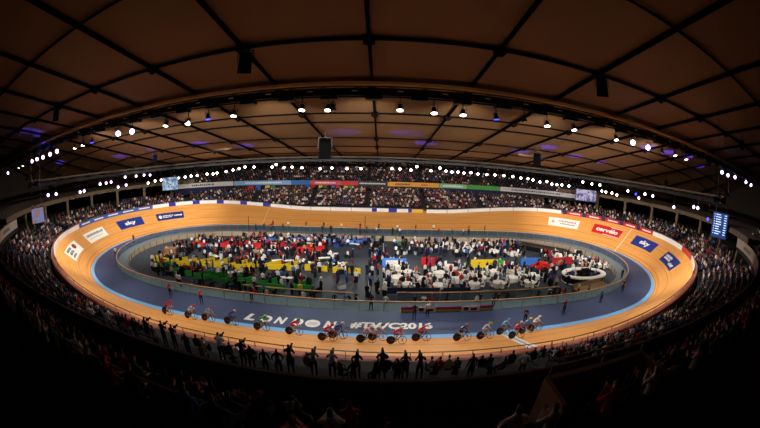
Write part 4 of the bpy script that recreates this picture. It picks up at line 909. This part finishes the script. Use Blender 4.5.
for i, (x, y, z) in enumerate(tabs):
    table_round(x, y, 'round table under white cloth in the %s' % z)
    n = 6; a0 = rnd.uniform(0, 1)
    for k in range(n):
        a = a0 + 2 * math.pi * k / n; cx, cy = x + 1.25 * math.cos(a), y + 1.25 * math.sin(a)
        chair(cx, cy, a + math.pi, 'white chair pulled up to a round table in the %s' % z)
        if rnd.random() < .45: inf_people.append(('sit', cx, cy, a + math.pi, z))
# oval white bar
def ovalring(name, cx, cy, a, b, t, z0, z1, m, parent, n=40):
    mb = MB()
    for k in range(n):
        c, s = math.cos(2 * math.pi * k / n), math.sin(2 * math.pi * k / n)
        for (ra, rb, z) in ((a, b, z0), (a, b, z1), (a - t, b - t, z1), (a - t, b - t, z0)): mb.v.append((cx + ra * c, cy + rb * s, z))
    for k in range(n):
        for q in range(4): mb.f.append((k * 4 + q, ((k + 1) % n) * 4 + q, ((k + 1) % n) * 4 + (q + 1) % 4, k * 4 + (q + 1) % 4)); mb.m.append(0)
    return mb.build(name, m, parent)
e = empty('oval_bar', (33, -8.2, PZ), 0, 'large oval bar with white counter top on the right of the pit', 'bar')
ovalring('counter_top', 0, 0, 4.3, 2.7, .95, 1.0, 1.18, mat('bar_white', (240, 234, 220), .5), e); ovalring('counter_base', 0, 0, 4.05, 2.45, .4, 0, 1.0, M_DARK, e); ovalring('foot_band', 0, 0, 4.2, 2.6, .1, .0, .12, M_WHITE, e)
mb = MB(); mb.box((0, 0, .55), (1.6, .8, 1.1)); mb.box((0, 0, 1.5), (1.5, .3, .8)); mb.build('back_shelf', M_BLACK, e)
# red car on show
def car():
    p = at(543, 271, Z=PZ); e = empty('car', (p.x, p.y + .3, PZ), .25, 'red show car parked in the pit beside the blue partition', 'car'); m = mat('car_red', (190, 28, 22), .25)
    prof = [(-2.1, .35), (-2.15, .75), (-1.9, .95), (-1.3, 1.0), (-.75, 1.42), (.55, 1.42), (1.15, .98), (1.95, .85), (2.15, .6), (2.1, .35)]
    mb = MB(); n = len(prof)
    for y, k in ((-.88, 1), (-.80, 1.0), (.80, 1.0), (.88, 1)):
        for x, z in prof: mb.v.append((x, y * (1 if z < 1.1 else .82), z))
    for a in range(3):
        for i in range(n - 1): mb.f.append((a * n + i, (a + 1) * n + i, (a + 1) * n + i + 1, a * n + i + 1)); mb.m.append(0)
    mb.f.append(tuple(range(n))); mb.f.append(tuple(range(3 * n, 4 * n))[::-1]); mb.m += [0, 0]; mb.build('body', m, e)
    g = MB()
    for sy in (-1, 1): g.add([(-1.15, sy * .84, 1.02), (.95, sy * .84, 1.02), (.45, sy * .75, 1.36), (-.72, sy * .75, 1.36)], [(0, 1, 2, 3)])
    g.add([(.62, -.62, 1.39), (.62, .62, 1.39), (1.12, .75, 1.02), (1.12, -.75, 1.02)], [(0, 1, 2, 3)]); g.build('window', mat('car_glass', (20, 24, 28), .1), e)
    for x in (-1.35, 1.35):
        for sy in (-1, 1): w_ = MB(); w_.lathe((x, sy * .82, .33), [(.2, -.1), (.33, -.09), (.33, .09), (.2, .1)], 18, 0, 'Y'); w_.build('wheel', M_BLACK, e)
car()
# low signs in the hospitality side
def lowsign(px0, px1, py, c, cn, lab, h=1.3):
    a = at(px0, py, Z=PZ); b = at(px1, py, Z=PZ); a.y = b.y = (a.y + b.y) / 2; e = empty('low_banner_stand', a, 0, lab, 'banner stand'); L = (b - a).length
    mb = MB(); mb.box((L / 2, 0, h / 2 + .1), (L, .08, h)); mb.build('banner', mat('sign_' + cn, c, .6), e)
    for q in (.2, L / 2, L - .2): MB().box((q, 0, .04), (.1, .6, .08)).build('foot', M_DARK, e)
    return e, L
e, L = lowsign(382, 406, 267, (70, 130, 220), 'blue', 'blue banner stand with white panel beside the centre aisle'); mb = MB(); mb.box((L / 2, -.06, .75), (L * .7, .04, .7)); mb.build('white_panel', M_WHITE, e)
lowsign(421, 434, 266, PRD, 'red', 'short red banner stand behind the white tables'); lowsign(470, 497, 268, YEL, 'yellow', 'yellow banner stand behind the white tables'); lowsign(520, 538, 266, PBL, 'blue2', 'blue banner stand beside the red show car'); lowsign(550, 572, 265, (170, 24, 36), 'red2', 'dark red banner stand behind the oval bar'); lowsign(497, 503, 268, GRN, 'green', 'small green banner stand at the end of the yellow one')
lowsign(382, 470, 294, (30, 34, 60), 'navy', 'long dark low banner before the white tables on the home side', .8)
# rainbow striped board on the apron fence
a = at(401, 314, Z=0); b = at(495, 314, Z=0); e = empty('rainbow_board', (a.x, -16.85, 0), 0, 'long low board with rainbow stripes at the foot of the glass fence', 'advertising board'); L = b.x - a.x
for i, (c, n) in enumerate(((120, 170, 60), (200, 190, 50), (190, 40, 60), (150, 40, 120), (50, 80, 150)) and [((120, 170, 60), 'green'), ((205, 190, 60), 'yellow'), ((190, 44, 70), 'crimson'), ((140, 44, 120), 'purple')]):
    MB().box((L / 2, -.5 + .0, .10 + i * .16), (L, .1, .16)).build('stripe', mat('stripe_' + n, c, .6), e)
for q, t in ((.26, 'TWC'), (.74, 'TWC')):
    MB().box((L * q, -.57, .36), (2.0, .04, .6)).build('badge', M_WHITE, e); MB().box((L * q - .5, -.60, .40), (.5, .02, .36)).build('badge_mark', M_INK, e); MB().box((L * q + .35, -.60, .34), (.7, .02, .3)).build('badge_mark', M_INK, e)
# dark ramp / stage in the far right of the pit
e = empty('dark_stage', (33.5, 8.4, PZ), -.72, 'long black covered stage at the far right of the pit', 'stage'); mb = MB(); mb.box((0, 0, .45), (11, 3.2, .9)); mb.build('deck', M_BLACK, e); mb = MB(); mb.box((0, 1.7, 1.0), (11, .12, .5)); mb.build('back_panel', mat('stage_back', (150, 130, 110)), e)
mb = MB(); mb.bar((-5.5, -1.6, 1.4), (5.5, -1.6, 1.4), .06)
for q in range(-5, 6, 2): mb.bar((q, -1.6, .9), (q, -1.6, 1.4), .05)
mb.build('rail', M_BLACK, e)
# beige camera platform at the right tip of the pit
e = empty('beige_platform', (31.6, -12.4, PZ), .22, 'beige low platform in the right corner of the pit behind the fence', 'platform'); MB().box((0, 0, .3), (7.0, 2.0, .6)).build('deck', mat('ply', (138, 114, 82), .7), e); MB().box((0, .9, .9), (7.0, .08, .6)).build('skirt', mat('ply'), e)
e = empty('timber_box', (-34.8, -1.6, PZ), .3, 'brown timber storage box at the left tip of the pit', 'box'); MB().box((0, 0, .6), (2.4, 1.6, 1.2)).build('body', mat('box_brown', (140, 104, 74), .7), e); MB().box((0, 0, 1.24), (2.5, 1.7, .08)).build('lid', mat('box_brown'), e)
# work tables in the pens
def worktable(x, y, rz, lab, c=M_WHITE):
    e = empty('folding_table', (x, y, PZ), rz, lab, 'table', 'white folding tables in the team pens'); MB().box((0, 0, .74), (1.8, .7, .05)).build('tabletop', c, e)
    for a in (-.8, .8):
        for b in (-.28, .28): MB().bar((a, b, 0), (a, b, .72), .04).build('leg', M_CHROME, e)
for i in range(26):
    x = rnd.uniform(-33, -2); y = rnd.choice((-8.2, -1.5, 1.2, 3.0, 8.6, 9.6)) + rnd.uniform(-.6, .6); worktable(x, y, rnd.uniform(-.5, .5), 'white folding table among the team pens left of the aisle')
# parked bikes on stands in pens
for i in range(56):
    x = rnd.uniform(-34, -1); y = rnd.choice((-7.6, -2.4, 0.6, 3.8, 9.2, -12.6)) + rnd.uniform(-.7, .7)
    bicycle((x, y, PZ), Euler((0, 0, rnd.uniform(-3, 3))), rnd.choice([(20, 20, 24), (190, 190, 196), (170, 30, 36), (30, 50, 130)]), 'team bicycle parked among the pens in the left half of the pit', 'team bicycles parked in the pit')
cs = MB(); cs.box((0, 0, .3), (1.0, .6, .6)); CSB = cs.mesh('case_body', M_SHIRT); cs = MB(); cs.box((0, 0, .63), (1.02, .62, .08)); CSL = cs.mesh('lid', M_DARK)
for i in range(46):
    x = rnd.uniform(-34, -1.5) if i < 34 else rnd.uniform(5, 28); y = rnd.uniform(-11.5, 12) if i < 34 else rnd.uniform(5, 12)
    if (abs(x) / 41) ** 2.6 + (abs(y) / 14.5) ** 2.6 > 1: continue
    cn, c = rnd.choice((('black', (20, 20, 24)), ('grey', (120, 120, 126)), ('white', (214, 214, 210)), ('blue', (40, 80, 160)), ('red', (170, 36, 40))))
    e = empty('equipment_case', (x, y, PZ), rnd.uniform(-3, 3), '%s equipment case on the floor of the %s half of the pit' % (cn, 'left' if x < 0 else 'right'), 'case', 'equipment cases on the pit floor'); link(CSB, 'case_body', e, color=lin(c)); link(CSL, 'lid', e)
# people of the pit: individual ones
zones = [('green row of pens', -34, -5, -12.9, -7.6, 36, 'green'), ('yellow row of pens', -36, -1, -7.4, -1.0, 40, 'mix'), ('middle of the left pens', -37, -1, -.8, 4.2, 34, 'mix'), ('red row of pens', -35, -8, 5, 9.5, 42, 'red'), ('blue row of pens', -26, 0, 9.6, 14.0, 40, 'blue'), ('centre aisle', .2, 3.2, -12, 14, 16, 'mix'), ('far right pit block', 4, 30, 4.5, 14.2, 48, 'mix')]
PP = [('black', (18, 18, 22), 40), ('white', (222, 218, 214), 20), ('red', (176, 30, 36), 9), ('navy', (26, 34, 70), 14), ('blue', (60, 100, 170), 4), ('dark grey', (50, 50, 56), 14), ('green', (46, 110, 58), 2), ('beige', (170, 142, 118), 5), ('orange', (210, 110, 40), 1), ('yellow', (205, 175, 50), 1)]
tot = 0
pm_ = Mass()
def inpit(x, y): return (abs(x) / 42) ** 2.6 + (abs(y) / 14.9) ** 2.6 < 1
for zn, x0, x1, y0, y1, n, bias in zones:
    pal = [(a, b, k * (2.5 if bias == a else 1)) for a, b, k in PP]
    for i in range(int(n * (2.4 if bias == 'green' or 'yellow' in zn else 3.6))):
        x, y = rnd.uniform(x0, x1), rnd.uniform(y0, y1)
        if inpit(x, y): pm_.fig(Vector((x, y, PZ)), rnd.uniform(-3.1, 3.1), rnd.uniform(.94, 1.06), pal, rnd.random() < .75)
for k, x, y, a, z in inf_people: pm_.fig(Vector((x, y, PZ)), a, 1.0, PP)
for i in range(120):
    x, y = rnd.uniform(3.5, 30), rnd.uniform(-10.5, .8); pm_.fig(Vector((x, y, PZ)), rnd.uniform(-3, 3), 1.0, PP, True)
for i in range(40):
    x, y = rnd.uniform(30, 41), rnd.uniform(-6, 5)
    if inpit(x, y): pm_.fig(Vector((x, y, PZ)), rnd.uniform(-3, 3), 1.0, PP, True)
pm_.build('pit_crowd', 'team staff and guests crowding the pit inside the oval fence', 'crowd')
for i in range(9):
    a = i * .7; nme, c, _ = pick(rnd, PP); person(ST[i % 4], (33 + 2.4 * math.cos(a), -8.2 + 1.3 * math.sin(a), PZ), a + 1.5, c, 'person in a %s top inside the oval white bar' % nme, 'people inside the oval bar')
# people between the fences along the home side, and officials on the apron
for i in range(36):
    s = rnd.uniform(232, 284); w = rnd.uniform(-8.8, -7.5); nme, c, _ = pick(rnd, PP); p = T(s, w, PZ); person(ST[rnd.randrange(4)], p, rnd.choice((-1.6, 1.5)) + rnd.uniform(-.6, .6), c, 'person in a %s top in the gap between fences, home side' % nme, 'people between the fences on the home side')
    tot += 1
for i in range(14):
    s = rnd.uniform(98, 152); w = rnd.uniform(-6.8, -5.6); nme, c, _ = pick(rnd, PP); person(ST[rnd.randrange(4)], T(s, w, 0), rnd.uniform(-3, 3), c, 'person in a %s top on the grey ledge before the far straight' % nme, 'people on the ledge before the far straight')
off = [(181, 287, 'white', (220, 216, 214)), (202, 304, 'red and white', (206, 50, 56)), (371, 310, 'black', (24, 26, 30)), (414, 320, 'black', (22, 24, 28)), (493, 306, 'black', (30, 28, 34)), (524, 324, 'dark maroon', (70, 30, 40)), (563, 314, 'maroon', (120, 40, 44)), (622, 292, 'dark red', (120, 44, 40)), (621, 280, 'black', (24, 24, 28)), (171, 297, 'red', (180, 40, 50)), (600, 303, 'teal', (50, 100, 110)), (116, 257, 'white', (226, 224, 230)), (252, 300, 'black', (24, 24, 30)), (134, 243, 'black', (30, 30, 34)), (427, 318, 'pale', (200, 200, 190))]
for i, (px, py, n, c) in enumerate(off):
    p = at(px, py, Z=0); person(ST[i % 4], p, math.atan2(CY - p.y, CX - p.x) if i % 2 else 1.5, c, 'official in a %s top standing on the dark blue apron' % n, 'officials on the apron', 1.03)
for i in range(13):
    s = 100 + i * 3.9; nme, c, _ = pick(rnd, PP); person(ST[i % 4], T(s, -2.6 - (i % 3) * .4, 0), rnd.uniform(-3, 3), c, 'person in a %s top on the apron of the far straight' % nme, 'people on the apron of the far straight')
# start gate poles on the far apron
for px, py, lab in ((249, 231, 'tall thin black pole on the left of the far straight apron'), (365, 231, 'thin pole at the middle of the far straight apron')):
    p = at(px, py, Z=0); e = empty('marker_pole', p, 0, lab, 'pole'); MB().tube([(0, 0, 0), (0, 0, 3.2)], .06, 8).build('shaft', M_BLACK, e); MB().lathe((0, 0, 0), [(.3, 0), (.3, .05), (.06, .1)], 12).build('foot', M_BLACK, e)
bpy.context.view_layer.update()
print('COUNT', len(COL.objects), 'near spectators', ind + cntN, 'pit', tot)
